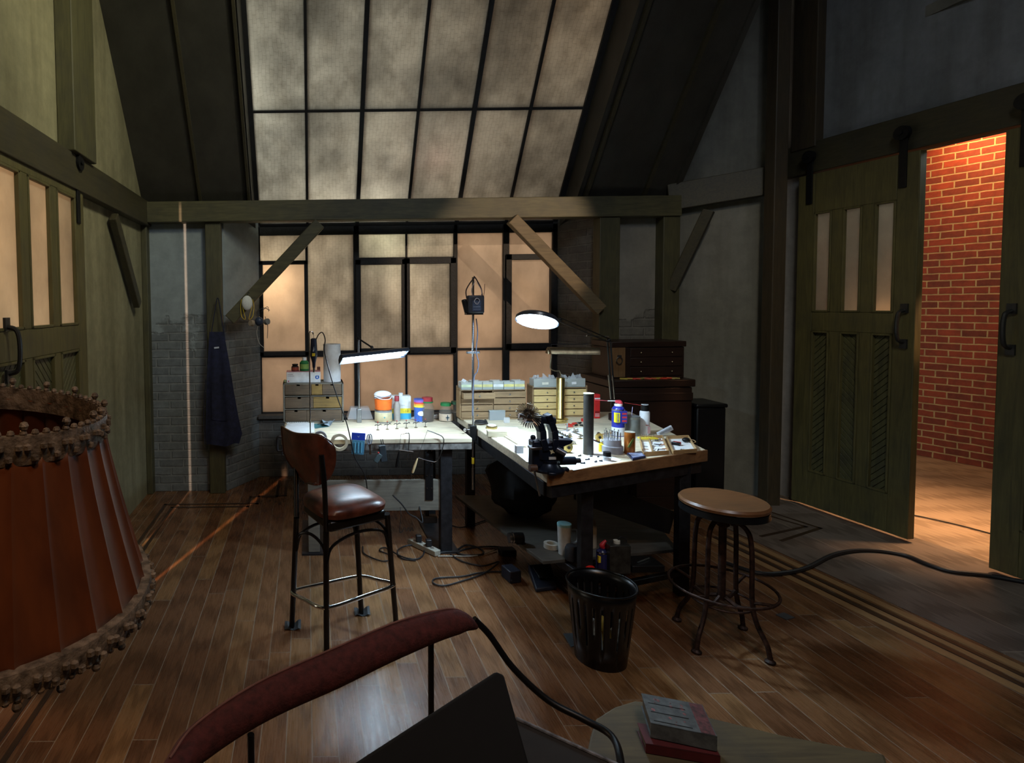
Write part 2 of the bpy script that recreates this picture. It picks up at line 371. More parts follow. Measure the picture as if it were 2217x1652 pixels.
# floor
def floor_mat(name, rot, c1, c2, c3, rough=.30, bw=1.25, bh=.095, gap=.0018):
    m, t, bs, out = nt(name); uv0 = mapping(t, coord(t, 'UV'), (1,1,1), (0,0,rot))
    sp = t.nodes.new('ShaderNodeSeparateXYZ'); t.links.new(uv0, sp.inputs[0])
    def mth(op, a, b_=None):
        n_ = t.nodes.new('ShaderNodeMath'); n_.operation = op
        for i_, v_ in ((0,a),(1,b_)):
            if v_ is None: continue
            if isinstance(v_, (int,float)): n_.inputs[i_].default_value = v_
            else: t.links.new(v_, n_.inputs[i_])
        return n_.outputs[0]
    wn = t.nodes.new('ShaderNodeTexWhiteNoise'); wn.noise_dimensions = '1D'; t.links.new(mth('FLOOR', mth('DIVIDE', sp.outputs[1], bh)), wn.inputs['W'])
    cb = t.nodes.new('ShaderNodeCombineXYZ'); t.links.new(mth('ADD', sp.outputs[0], mth('MULTIPLY', wn.outputs['Value'], bw)), cb.inputs[0]); t.links.new(sp.outputs[1], cb.inputs[1]); uv = cb.outputs[0]
    b = t.nodes.new('ShaderNodeTexBrick'); t.links.new(uv, b.inputs['Vector']); b.inputs['Scale'].default_value = 1
    b.inputs['Brick Width'].default_value = bw; b.inputs['Row Height'].default_value = bh; b.inputs['Mortar Size'].default_value = gap; b.offset = 0
    b.inputs['Color1'].default_value = (1,1,1,1); b.inputs['Color2'].default_value = (.0,.0,.0,1); b.inputs['Mortar'].default_value = (.5,.5,.5,1)
    sh = t.nodes.new('ShaderNodeVectorMath'); sh.operation = 'MULTIPLY_ADD'; t.links.new(b.outputs['Color'], sh.inputs[0]); sh.inputs[1].default_value = (3.7,9.1,0); t.links.new(uv, sh.inputs[2])
    w = t.nodes.new('ShaderNodeTexWave'); w.wave_type = 'RINGS'; w.rings_direction = 'Y'; w.inputs['Scale'].default_value = 3.2; w.inputs['Distortion'].default_value = 5; w.inputs['Detail'].default_value = 3; w.inputs['Detail Scale'].default_value = 1.3
    t.links.new(mapping(t, sh.outputs[0], (.35,6,1)), w.inputs['Vector'])
    g = noise(t, mapping(t, sh.outputs[0], (6,130,1)), 1, 5, .7)
    base = ramp(t, b.outputs['Color'], [(0, c1), (.5, c2), (1, c3)])
    col = mixc(t, .5, base, ramp(t, w.outputs['Fac'], [(.1,(.42,.38,.34)),(.5,(1,1,1))]), 'MULTIPLY')
    col = mixc(t, .5, col, ramp(t, g, [(.35,(.55,.5,.46)),(.6,(1.1,1.1,1.1))]), 'MULTIPLY')
    col = mixc(t, b.outputs['Fac'], col, (.25,.20,.15))
    t.links.new(col, bs.inputs['Base Color'])
    rr = t.nodes.new('ShaderNodeMapRange'); t.links.new(g, rr.inputs[0]); rr.inputs[3].default_value = rough-.06; rr.inputs[4].default_value = rough+.18; t.links.new(rr.outputs[0], bs.inputs['Roughness'])
    bump(t, bs, mixc(t, b.outputs['Fac'], g, (0,0,0)), .12, .003); return m
FLOOR = floor_mat('oak_planks', PI/2, (.205,.098,.042), (.145,.064,.029), (.27,.145,.060), .22)
PAINTF = floor_mat('grey_painted_boards', PI/2, (.17,.13,.10), (.15,.115,.095), (.18,.14,.11), .6, 1.6, .42, .003)
HALLF = floor_mat('hall_boards', PI/2, (.30,.22,.15), (.28,.20,.14), (.32,.24,.16), .6, 2.2, .5, .003)
STRIPD = wood('dark_inlay', (.035,.018,.010), (.05,.026,.014), .35, 'Y')
STRIPL = wood('light_inlay', (.26,.15,.065), (.34,.20,.09), .35, 'Y')

# ------------------------------------------------------------------ floor and walls
LX = -1.383; ZB = 2.30; ZT = 2.47
struct('floor', MB().bb(-4.5, 4.02, -2.0, 6.6, -.08, 0), FLOOR, smooth=False)
struct('floor_hall', MB().bb(4.02, 6.9, 1.0, 7.0, -.08, -.002), HALLF, smooth=False)
# painted boards along the right wall
RO = Vector((3.78, 4.456, 0)); RU = Vector((.127,-.992,0)).normalized(); RN = Vector((-RU.y, RU.x, 0)); RRZ = math.atan2(RU.y, RU.x)
def rw(s, t, z=0): return RO+RU*s+RN*t+Vector((0,0,z))
mb = MB(); pp = [rw(-.25,.16), rw(4.5,.16), rw(4.5,-.92), rw(-.25,-.92)]
mb.prism([(p.x,p.y) for p in pp][::-1], .0005, .004); struct('floor_margin', mb, PAINTF, smooth=False)
def strip_poly(mb, pts, w, z0, z1):
    for a, b in zip(pts, pts[1:]): 
        a = Vector((*a,0)); b = Vector((*b,0)); d = (b-a).normalized()*w/2
        mb.bar(a-d+Vector((0,0,(z0+z1)/2)), b+d+Vector((0,0,(z0+z1)/2)), w, z1-z0)
n = 0
for off, wd_, m, z in ((.98,.05,STRIPL,.0030),(1.035,.028,STRIPD,.0034),(1.075,.035,STRIPL,.0030),(1.12,.03,STRIPD,.0034),(1.17,.05,STRIPL,.003)):
    n += 1; mb = MB(); a = rw(.5,-off); b = rw(4.5,-off)
    strip_poly(mb, [(a.x,a.y),(b.x,b.y)], wd_, .0005, z); struct('trim_%d' % n, mb, m, smooth=False)
for off in (.0,.075):          # stepped corner inlay near the right door
    n += 1; mb = MB()
    k0 = P(1590,1158,z=0); k1 = P(1775-off*400,1132+off*60,z=0); k2 = P(1700,1178,z=0); k3 = P(1690-off*100,1215,z=0)
    strip_poly(mb, [(3.0-off,4.35-off),(3.45-off,4.3-off),(3.55-off,3.95+off*.4),(3.12-off,3.75+off)], .022, .0005, .0062); struct('trim_%d' % n, mb, STRIPD, smooth=False)
for off in (0,.07):            # border in the far left corner
    n += 1; mb = MB()
    strip_poly(mb, [(LX+.22+off,1.0),(LX+.22+off,4.60-off),(-.42-off,4.60-off),(-.42-off,4.78-off*.3),(-.2-off,4.78-off*.3),(-.2-off,5.2)], .022, .0004, .0034); struct('trim_%d' % n, mb, STRIPD, smooth=False)

# left wall (with the door opening; open out of view for the added streak lights)
mb = MB(); y = 4.98; TZ = 5.2
mb.bb(LX-.12, LX, 3.40, y, 0, TZ); mb.bb(LX-.12, LX, 2.15, 3.40, 2.26, TZ)
mb.bb(LX-.12, LX, 2.0, 2.15, 0, TZ); mb.bb(LX-.12, LX, -2.0, 2.0, 3.28, TZ)
struct('wall_left', mb, PL_L, smooth=False)
# unseen gobo with two slits, added to shape the streaks on floor and brick
A1 = P(412,1065,z=0); SL1 = .084; A2 = P(470,1150,z=0); B2_ = P(320,1270,z=0); SL2 = (A2.x-B2_.x)/(A2.y-B2_.y)
PX1 = A1.x-SL1*(A1.y-1.0); PX2 = A2.x-SL2*(A2.y-1.0)
mb = MB(); mb.bb(-4.3,PX2-.006,1.0,1.01,0,3.2); mb.bb(PX2+.006,PX1-.0045,1.0,1.01,0,3.2); mb.bb(PX1+.0045,-.76,1.03,1.04,0,3.2).bb(PX1+.0045,PX1+.03,1.0,1.04,0,3.2)
struct('slit_gobo', mb, BLACK, smooth=False)
# rear walls of the left lobby, keeps its light in
struct('wall_lobby', MB().bb(-4.4,LX-.12,4.6,4.7,0,3.2).bb(-4.4,-4.3,-2,4.6,0,3.2).bb(-4.4,LX-.12,-2,4.7,3.2,3.28), PL_R, smooth=False)
# back wall piers
mb = MB().bb(LX-.12, -.70, 4.94, 5.08, 0, ZT); struct('wall_back_left', mb, BRK, smooth=False)
mb = MB(); mb.prism([(-.70,4.94),(-.44,5.36),(-.44,5.55),(-.86,5.55),(-.86,5.08)][::-1], 0, ZT); struct('wall_reveal_left', mb, BRK, smooth=False)
mb = MB(); mb.prism([(2.50,4.94),(2.66,4.94),(2.66,5.55),(2.33,5.55),(2.33,5.36)], 0, ZT); struct('wall_reveal_right', mb, BRKD, smooth=False)
mb = MB().bb(2.52, 3.13, 4.95, 5.10, 0, ZT); struct('wall_back_right', mb, BRKP, smooth=False)
mb = MB().bb(-.50, 2.40, 5.33, 5.50, 0, .565); struct('wall_under_window', mb, BRKD, smooth=False)
struct('window_sill', MB().bb(-.46,2.34,5.27,5.50,.555,.585), simple('sill_stone', (.10,.095,.09), .8), smooth=False)
mb = MB(); mb.prism([(3.09,4.947),(3.70,4.61),(3.78,4.72),(3.15,5.09)], 0, TZ); struct('wall_right_corner', mb, PL_R, smooth=False)
# right wall, built along its own line; opening from s=.06 to 2.1
def rbox(mb, s0, s1, t0, t1, z0, z1):
    return mb.prism([(p.x,p.y) for p in (rw(s0,t0),rw(s1,t0),rw(s1,t1),rw(s0,t1))], z0, z1)
mb = MB(); rbox(mb,-.30,.02,.09,.2,0,TZ); rbox(mb,.02,2.05,.09,.2,2.56,TZ); rbox(mb,2.05,6.4,.09,.2,0,TZ)
struct('wall_right', mb, PL_U, smooth=False)
struct('wall_rear', MB().bb(-1.6,4.7,-2.1,-1.98,0,TZ), PL_R, smooth=False)
# hallway brick wall
mb = MB(); a = Vector((6.182,5.805,0)); b = Vector((6.338,5.302,0)); d = (b-a).normalized(); q0 = a-d*1.4; q1 = a+d*4.5; nn = Vector((-d.y,d.x,0))*.12
mb.prism([(q0.x,q0.y),(q1.x,q1.y),(q1.x+nn.x,q1.y+nn.y),(q0.x+nn.x,q0.y+nn.y)], 0, 3.4); struct('wall_hall', mb, BRKR, smooth=False)
struct('ceiling_hall', MB().bb(3.96,7.6,1.0,7.3,3.38,3.45), PL_R, smooth=False)
struct('wall_hall_end', MB().bb(3.75,6.6,6.9,7.0,0,3.4), PL_R, smooth=False)
# roof slopes: side panels and the high ridge behind
TH = math.radians(52.5)
def roofpt(X, v): return Vector((X, 4.94-v*math.cos(TH), ZT+v*math.sin(TH)))
def roof_slab(mb, xa, xb, v0=-.05, v1=3.6, th=.06):
    n_ = Vector((0, math.sin(TH), math.cos(TH)))*th
    c = [roofpt(xa,v0), roofpt(xb,v0), roofpt(xb,v1), roofpt(xa,v1)]
    mb.add(c+[p+n_ for p in c], [(0,1,2,3),(7,6,5,4),(0,4,5,1),(1,5,6,2),(2,6,7,3),(3,7,4,0)])
mb = MB(); roof_slab(mb, LX, -.46); struct('ceiling_left', mb, ROOF, smooth=False)
mb = MB(); roof_slab(mb, 2.30, 3.12); struct('ceiling_right', mb, ROOF, smooth=False)
mb = MB(); mb.prism([(4.96,2.3),(4.96,5.35),(roofpt(0,3.6).y,5.33),(4.94,2.42)],3.08,3.12,Matrix(((0,0,1,0),(1,0,0,0),(0,1,0,0),(0,0,0,1)))); struct('wall_roof_cheek', mb, ROOF, smooth=False)
mb = MB()
for X in (-.885, -.475): 
    a = roofpt(X,-.02); b = roofpt(X,3.6); off = Vector((0,-math.sin(TH),-math.cos(TH)))*.012
    mb.bar(a+off, b+off, .022, .03, up=(0,math.sin(TH),math.cos(TH)))
struct('trim_20', mb, OLIVEY, smooth=False)
mb = MB()
for X in (2.36, 2.85):
    a = roofpt(X,-.02); b = roofpt(X,3.6); off = Vector((0,-math.sin(TH),-math.cos(TH)))*.012
    mb.bar(a+off, b+off, .03, .03, up=(0,math.sin(TH),math.cos(TH)))
struct('trim_21', mb, OLIVEY, smooth=False)
# skylight well cheeks
TS = math.radians(55.5)
def skypt(X, v): return Vector((X, 5.41-v*math.cos(TS), 2.34+v*math.sin(TS)))
mb = MB()
for X0, X1 in ((-.53,-.46),(2.335,2.40)):
    a = [skypt(X0,-.1), skypt(X0,3.6), roofpt(X0,3.6), roofpt(X0,-.05)]
    b = [Vector((X1,p.y,p.z)) for p in a]
    mb.add(a+b, [(3,2,1,0),(4,5,6,7),(0,1,5,4),(1,2,6,5),(2,3,7,6),(3,0,4,7)])
struct('wall_skylight_cheeks', mb, ROOF, smooth=False)
struct('ceiling_ridge', MB().bb(-1.5,3.12,-2.1,3.2,5.2,5.26).bb(3.12,4.9,-2.1,5.2,5.2,5.26), ROOF, smooth=False)

# timbers
def beam(name, label, mb, m, parent=None, **k):
    o = mb.build(name, m, parent, smooth=False, bev=.006, **k); return tag(o, kind='structure')
beam('trim_30', '', MB().bb(LX, 3.12, 4.82, 4.95, ZB, ZT), OLIVEX)
beam('trim_31', '', MB().bb(-.845,-.715,4.86,4.96,0,ZB), OLIVE)                 # left post
beam('trim_32', '', MB().bb(2.45,2.62,4.84,4.96,0,ZB), OLIVE)                   # right post
beam('trim_33', '', MB().bb(2.98,3.12,4.84,4.97,0,ZB+.1), OLIVE)                 # corner post
beam('trim_34', '', MB().bb(LX,LX+.05,4.86,4.95,0,ZB), OLIVE)
mb = MB().bb(LX, LX+.07, 2.0, 4.95, 2.28, 2.48); beam('trim_35', '', mb, OLIVEY)   # left rail beam
mb = MB().bb(LX, LX+.10, 3.27, 3.60, 2.48, 5.1); beam('trim_36', '', mb, OLIVE)   # left upper post
mb = MB(); rbox(mb,-.3,6.2,.03,.10,2.55,2.78); beam('trim_37', '', mb, OLIVEY)    # right header beam
mb = MB(); mb.bar((3.05,4.90,2.46),(3.66,4.56,2.53),.08,.22); beam('trim_38', '', mb, OLIVEY)
mb = MB(); q = P(1675,900,d=4.42); mb.bb(q.x-.05,q.x+.05,4.40,4.50,0,5.2); beam('trim_39', '', mb, DARKP)
mb = MB(); rbox(mb,-.10,.09,.02,.12,2.74,5.1); beam('trim_40', '', mb, DARKP)
# diagonal braces below the beam
def brace(n_, a, b, w=.085, th=.07, m=BROWNP):
    mb = MB(); mb.bar(a, b, th, w); beam('trim_%d' % n_, '', mb, m)
brace(41, P(498,692,d=4.80), P(692,484,d=4.80), .10, .07, OLIVEX)
brace(42, P(1300,672,d=4.80), P(1108,474,d=4.80), .10, .07, BROWNP)
q0 = P(298,660,X=LX+.05); q1 = P(246,468,X=LX+.05); brace(43, q0, q1, .08, .05, OLIVEY)
brace(44, P(1453,628,d=4.86), P(1535,455,d=4.68), .08, .06, OLIVEY)

# ------------------------------------------------------------------ main window
WY = 5.41
def wx(px): return P(px,700,d=WY).x
def wz(py): return P(880,py,d=WY).z
def win_bars(lst, th=.045, dy=0):
    mb = MB()
    for x0,x1,y0,y1 in lst:
        mb.bb(wx(x0),wx(x1),WY-th/2+dy,WY+th/2+dy,wz(y1),wz(y0))
    return mb
root = thing('window_1', '', '', (0,0,0)); root['kind'] = 'structure'
fr = win_bars([(553,566,480,900),(1193,1208,480,900),(553,1208,489,507),(553,1208,888,900),
  (766,778,489,895),(981,989,489,895),(1087,1100,489,895),(565,766,757,770),(778,981,754,768),(1100,1195,748,762)], .06)
fr.build('window_frame', FRAME, root, smooth=False, bev=.002)
thin = win_bars([(663,668,505,570),(664,668,765,890),(878,882,505,570),(877,881,765,890),(778,981,557,563),(981,1090,755,760),(1097,1102,755,890)], .03)
thin.build('glazing_bar', FRAME, root, smooth=False)
def casement(x0,x1,y0,y1,t=8):
    win_bars([(x0,x0+t,y0,y1),(x1-t,x1,y0,y1),(x0,x1,y0,y0+t),(x0,x1,y1-t,y1)], .05, -.025).build('casement', FRAME, root, smooth=False, bev=.002)
casement(563,668,562,766); casement(770,880,562,764,11); casement(874,985,560,764,12); casement(1092,1200,554,758,12)
panes = [(566,663,507,563),(668,766,507,757),(778,878,507,557),(882,981,507,557),(989,1087,507,755),(1100,1193,507,555),
 (571,660,570,758),(781,869,573,753),(886,973,572,752),(1104,1188,566,746),
 (566,664,770,888),(668,766,770,888),(778,877,768,888),(881,981,768,888),(989,1097,760,888),(1102,1193,762,888)]
for x0,x1,y0,y1 in panes:
    win_bars([(x0-1,x1+1,y0-1,y1+1)], .008).build('pane', GLASSP if (x0 > 985 or y0 > 700 or (x0 < 600 and y0 > 560)) else GLASSW, root, smooth=False)
# ------------------------------------------------------------------ skylight
root = thing('window_2', '', '', (0,0,0)); root['kind'] = 'structure'
XS = [-.447+i*2.765/6 for i in range(7)]
q = ray(668,240); tt = None
# where the cross bar meets the slope
a_ = math.tan(TS); dd = (5.41*a_+2.34-EYE.z)/(a_+q.z/q.y); VC = (5.41-dd)/math.cos(TS)
nrm = Vector((0,-math.sin(TS),-math.cos(TS)))
mb = MB(); ws = [.05,.022,.035,.022,.035,.022,.06]
for X, w in zip(XS, ws): mb.bar(skypt(X,0), skypt(X,3.6), w, .05, up=nrm)
for v, w in ((0,.05),(VC,.018),(VC+1.02,.018),(VC+2.04,.018),(3.6,.05)): mb.bar(skypt(XS[0],v), skypt(XS[-1],v), w, .045, up=nrm)
mb.build('skylight_frame', FRAME, root, smooth=False, bev=.002)
vv = [0, VC, VC+1.02, VC+2.04, 3.6]
for i in range(6):
    for j in range(4):
        mb = MB(); mb.bar(skypt((XS[i]+XS[i+1])/2, vv[j]), skypt((XS[i]+XS[i+1])/2, vv[j+1]), XS[1]-XS[0], .006, up=nrm)
        mb.build('pane', GLASSW, root, smooth=False)
# ------------------------------------------------------------------ sliding doors
def barn_door(name, W_, Ht, rot_handle, mirror=False, gs=None, z0=.03, th=.05, n_win=3):
    """local: x along the door, y thickness (room face at y=0, hall side +y), z up"""
    root = thing(name, '', ''); root['kind'] = 'structure'
    st = .125; mu = .075; zr = [z0, z0+.26, 1.36, 1.50, 2.24, Ht]
    cw = (W_-2*st-2*mu)/3
    fr = MB(); fr.bb(0,st,0,th,z0,Ht); fr.bb(W_-st,W_,0,th,z0,Ht)
    fr.bb(st,W_-st,0,th,zr[0],zr[1]); fr.bb(st,W_-st,0,th,zr[2],zr[3]); fr.bb(st,W_-st,0,th,zr[4],zr[5])
    for i in (1,2):
        x = st+i*cw+(i-1)*mu; fr.bb(x,x+mu,0,th,zr[1],zr[2]); fr.bb(x,x+mu,0,th,zr[3],zr[4])
    fr.build('door_frame', DOORW, root, smooth=False, bev=.004)
    for i in range(3):
        x = st+i*(cw+mu)
        mo = MB()
        for za, zb in ((zr[1],zr[2]),(zr[3],zr[4])):
            mo.bb(x,x+.014,-.004,.02,za,zb); mo.bb(x+cw-.014,x+cw,-.004,.02,za,zb); mo.bb(x,x+cw,-.004,.02,za,za+.014); mo.bb(x,x+cw,-.004,.02,zb-.014,zb)
        mo.build('moulding', DOORW, root, smooth=False, bev=.003)
        MB().bb(x,x+cw,.022,.028,zr[3],zr[4]).build('pane', GLASSD, root, smooth=False)
        # diagonal board panel
        pb = MB(); pb.bb(x,x+cw,.028,.034,zr[1],zr[2])
        sg = -1 if i == 1 else 1; k = -cw*1.0
        while k < zr[2]-zr[1]:
            za = zr[1]+k; pts = []
            xa, xb = (x, x+cw) if sg > 0 else (x+cw, x)
            lo = max(za, zr[1]); 
            fa = 0 if za >= zr[1] else (zr[1]-za)/(cw*1.0); fb = 1 if za+cw <= zr[2] else (zr[2]-za)/(cw*1.0)
            if fb > fa+.05: pb.bar((xa+(xb-xa)*fa,.026,za+cw*fa+.012),(xa+(xb-xa)*fb,.026,min(za+cw*fb+.012,zr[2])),.012,.03,up=(0,1,0)) if False else pb.bar((xa+(xb-xa)*fa,.024,za+cw*fa),(xa+(xb-xa)*fb,.024,za+cw*fb),.030,.012,up=(0,1,0))
            k += .047
        pb.build('board_panel', DOORW2, root, smooth=False, bev=.002)
    hx = rot_handle
    h = MB().tube([(hx,-.004,1.52),(hx,-.05,1.50),(hx,-.062,1.42),(hx,-.05,1.33),(hx,-.004,1.31)], .011, 8)
    h.box((hx,-.006,1.53),(.04,.012,.06)); h.box((hx,-.006,1.30),(.04,.012,.06))
    h.build('door_handle', simple('handle_iron', (.05,.05,.052), .35, .6), root)
    hb = MB()
    for x in (.09, W_-.09):
        hb.bb(x-.022,x+.022,-.010,0,Ht-.22,Ht+.13)
    hb.build('strap_hanger', BLACK, root, smooth=False, bev=.002)
    hb = MB()
    for x in (.09, W_-.09): hb.cyl((x,-.03,Ht+.13),(x,-.004,Ht+.13),.045,20); hb.cyl((x,-.04,Ht+.13),(x,-.03,Ht+.13),.014,10)
    hb.build('roller', BLACK, root)
    return root
d3 = barn_door('door_1', .79, 2.53, .79-.055); d3.location = rw(-.01, 0); d3.rotation_euler = (0,0,RRZ)
d2 = barn_door('door_2', .90, 2.53, .06); d2.location = rw(1.185, 0); d2.rotation_euler = (0,0,RRZ)
# left door: face looks to +X; local +x runs toward -Y
d1 = barn_door('door_3', 1.14, 2.31, .2); d1.rotation_euler = (0,0,PI/2); d1.location = (LX+.055, 2.34, 0)
# ------------------------------------------------------------------ objects: workbenches
ZT1 = .75; ZT2 = .79
BTOP = wood('worn_bench_top', (.62,.52,.36), (.78,.68,.50), .6, 'X', .5, dirt=.25)
BEDGE = wood('bench_edge', (.20,.09,.035), (.34,.17,.07), .5, 'X', .6, dirt=.35)
APRON = simple('stained_apron', (.16,.15,.14), .7, 0, .5, 22, .4)
GREYW = wood('grey_wood', (.13,.12,.10), (.20,.185,.15), .7, 'X', .8, dirt=.3)
DARKST = simple('dark_steel', (.035,.035,.04), .45, .6, .3)
DARKW = wood('dark_chest_wood', (.014,.0075,.0055), (.026,.012,.008), .4, 'X', .8)
OAKD = wood('oak_drawer', (.60,.42,.17), (.78,.58,.26), .5, 'X', 1.6)
OAKB = wood('brown_drawer', (.22,.135,.07), (.34,.22,.11), .5, 'X', 1.2, dirt=.2)
def pz(px, py, z): return P(px, py, z=z)
# left bench
x0, x1, y0, y1 = -.17, 1.03, 3.60, 4.22
t = thing('workbench', 'long left workbench with a pale worn top and stained apron before the brick wall', 'workbench', (x0,y0,0))
L = x1-x0; D = y1-y0
MB().bb(0,L,0,D,ZT1-.03,ZT1).build('bench_top', BTOP, t, bev=.004)
MB().bb(.0,L,.006,.03,ZT1-.075,ZT1-.03).bb(0,L,D-.03,D-.006,ZT1-.075,ZT1-.03).build('apron', APRON, t, bev=.003)
for lx in (.16, L-.19):
    MB().bb(lx,lx+.075,.04,.10,0.012,ZT1-.035).build('leg', DARKST if lx > .5 else GREYW, t, bev=.004)
    MB().bb(lx,lx+.075,D-.10,D-.04,0.012,ZT1-.035).build('leg', DARKST if lx > .5 else GREYW, t, bev=.004)
    MB().bb(lx-.04,lx+.115,.02,D-.02,0,.012).build('foot_plate', DARKST, t)
MB().bb(.235,L-.19,.055,.08,.27,.47).build('front_board', GREYW, t, bev=.003)
mb = MB().bb(L-.285,L-.235,.05,.09,.34,ZT1-.035); mb.build('slotted_upright', BLACK, t)
for k in range(4):
    for s in (0,1): MB().cyl((L-.275+s*.03,.045,.42+k*.08),(L-.275+s*.03,.052,.42+k*.08),.003,8).build('bolt', STEEL, t)
# right bench
A = Vector((1.126,2.693)); B = Vector((2.153,3.09)); Cc = Vector((2.36,4.20)); Dd = Vector((1.07,4.22))
t = thing('workbench', 'heavy right workbench with a thick brown edge, covered in tools under the round lamp', 'workbench', (A.x,A.y,0))
def loc2(p): return (p.x-A.x, p.y-A.y)
poly = [loc2(p) for p in (A,B,Cc,Dd)]
mb = MB().prism(poly, ZT2-.05, ZT2); top2 = mb.build('bench_top', BTOP, t, bev=.006, smooth=False)
e = (B-A).normalized()
mb = MB(); mb.bar((0,-.001,ZT2-.03),(poly[1][0],poly[1][1]-.001,ZT2-.03),.012,.062); mb.build('front_edge', BEDGE, t, bev=.003)
mb = MB(); a = Vector((.02,.03)); b = Vector((poly[1][0]-.03, poly[1][1]+.02)); mb.bar((a.x,a.y,ZT2-.09),(b.x,b.y,ZT2-.09),.035,.07)
mb.bar((.02,.05,ZT2-.09),(poly[3][0]+.05,poly[3][1]-.04,ZT2-.09),.035,.07); mb.bar((b.x,b.y+.03,ZT2-.09),(poly[2][0]-.05,poly[2][1]-.05,ZT2-.09),.035,.07)
mb.build('steel_frame', DARKST, t, bev=.003)
legs2 = [(P(1258,1200,d=2.92).x-A.x, 2.88-A.y), (P(1465,1200,d=3.12).x-A.x, 3.08-A.y), (.03,1.40), (1.15,1.34)]
for lx, ly in legs2:
    MB().bb(lx-.03,lx+.03,ly-.025,ly+.025,0,ZT2-.055).build('leg', DARKST, t, bev=.003)
lA, lB, lC, lD = legs2[0], legs2[1], legs2[2], legs2[3]
mb = MB(); mb.bar((lA[0]-.02,lA[1]+.03,.20),(lC[0]+.02,lC[1]-.02,.20),.03,.04); mb.bar((lA[0],lA[1],.12),(lB[0],lB[1],.12),.03,.03)
mb.build('lower_rail', DARKST, t, bev=.003)
mb = MB().prism([(lA[0]-.17,lA[1]+.10),(lB[0]-.0,lB[1]+.03),(lD[0],lD[1]-.05),(lC[0]-.12,lC[1]-.05)], .22, .238); shelf = mb.build('lower_shelf', wood('shelf_wood', (.05,.047,.04), (.09,.082,.068), .7, 'X', .8, dirt=.3), t, bev=.002, smooth=False)
mb = MB(); mb.bar((lA[0]+.02,lA[1]+.06,ZT2-.17),(lB[0]+.0,lB[1]+.10,.36),.03,.13); mb.build('diagonal_brace', BLACK, t, bev=.003)
# chests on the right, behind the bench
t = thing('wooden_chest', 'large dark wooden chest standing behind the right bench by the corner', 'chest', (2.30,4.36,0))
MB().bb(0,.62,0,.48,.0,.94).build('body', DARKW, t, bev=.006)
MB().bb(-.015,.635,-.015,.49,.945,1.0).build('lid', DARKW, t, bev=.006)
MB().bb(.0,.62,-.012,0,.84,.90).build('moulding', DARKW, t, bev=.003); MB().bb(.0,.62,-.012,0,.0,.10).build('plinth', DARKW, t, bev=.003)
t = thing('tool_chest', 'dark brown wooden tool chest with a ring handle, on top of the large chest', 'chest', (2.36,4.46,1.0))
MB().bb(0,.56,0,.30,0,.24).build('body', DARKW, t, bev=.005)
MB().bb(-.01,.57,-.01,.31,.242,.285).build('lid', DARKW, t, bev=.005)
MB().bb(-.004,.10,-.008,.0,.01,.24).build('end_panel', wood('chest_end', (.16,.085,.035), (.22,.12,.05), .45, 'Z'), t, bev=.002)
MB().tube([(.05+.022*math.cos(k*PI/6),-.016,.14+.028*math.sin(k*PI/6)) for k in range(12)],.004,6,closed=True).box((.05,-.012,.172),(.03,.008,.02)).build('ring_handle', STEEL, t)
for k in range(3): MB().bb(.14,.54,-.006,0,.02+.073*k,.085+.073*k).build('drawer', DARKW, t, bev=.002)
for k in range(3):
    for x in (.22,.46): MB().ball((x,-.010,.052+.073*k),.007,8).build('knob', BRASSD, t)
g = 'loose red and yellow tools on the large chest'
for i in range(7):
    mb = MB(); a_ = random.uniform(-.8,.8); c_ = simple('tool_tint_%d' % i, [(.5,.35,.05),(.6,.05,.02),(.4,.3,.08),(.55,.08,.03)][i%4], .5)
    mb.box((0,0,.005),(.055,.012,.010),(0,0,a_)); mb.cyl((.02*math.cos(a_),.02*math.sin(a_),.006),(.06*math.cos(a_),.06*math.sin(a_),.006),.005,8)
    one('small_tool', mb, c_, 'small red or yellow handled tool lying on the front of the large chest', 'tool', (2.42+.06*i,4.40,1.001), 0, g)
t = thing('crate', 'black crate standing on the floor at the right end of the large chest', 'crate', (2.96,4.36,0))
MB().bb(0,.22,0,.26,0,.78).build('body', BLACK, t, bev=.01); MB().bb(-.01,.23,-.01,.27,.78,.81).build('lid', BLACK, t, bev=.01)

# ------------------------------------------------------------------ bar stool
LEATH = simple('brown_leather', (.11,.028,.014), .32, 0, .35, 18, .1)
TUBE = simple('dark_tube', (.02,.017,.016), .3, .7, .2)
FR_ = P(707,1412,z=0); FL_ = P(632,1358,z=0); FRt = P(857,1345,z=0); BK_ = P(782,1328,z=0)
cen = (FR_+FL_+FRt+BK_)/4
t = thing('bar_stool', 'bar stool with brown leather seat and curved back, chrome foot ring, facing the left bench', 'stool', (cen.x,cen.y,0))
def l3(p): return Vector((p.x-cen.x, p.y-cen.y, p.z))
feet = [l3(p) for p in (FL_, FR_, FRt, BK_)]
ZS = .66
tops = [P(642,1120,z=ZS-.02), P(706,1150,z=ZS-.06), P(838,1112,z=ZS-.03), P(770,1095,z=ZS-.03)]
tops = [l3(p) for p in tops]
for a, b in zip(feet, tops): MB().tube([a+Vector((0,0,.002)), a.lerp(b,.25), b], .0135, 10, smooth=False).build('leg', TUBE, t)
rg = [f.lerp(tt_,.36) for f, tt_ in zip(feet, tops)]
cc = sum(rg, Vector())/4; pts = []
for i in range(4):
    p = cc+(rg[i]-cc)*1.10; q = cc+(rg[(i+1)%4]-cc)*1.10
    pts += [p.lerp(q,.12), p.lerp(q,.5), p.lerp(q,.88)]
zr = sum(p.z for p in pts)/len(pts)
for p in pts: p.z = zr
MB().tube(pts, .0095, 10, closed=True).build('foot_ring', CHROME, t)
rg = [f.lerp(tt_,.90) for f, tt_ in zip(feet, tops)]
mb = MB()
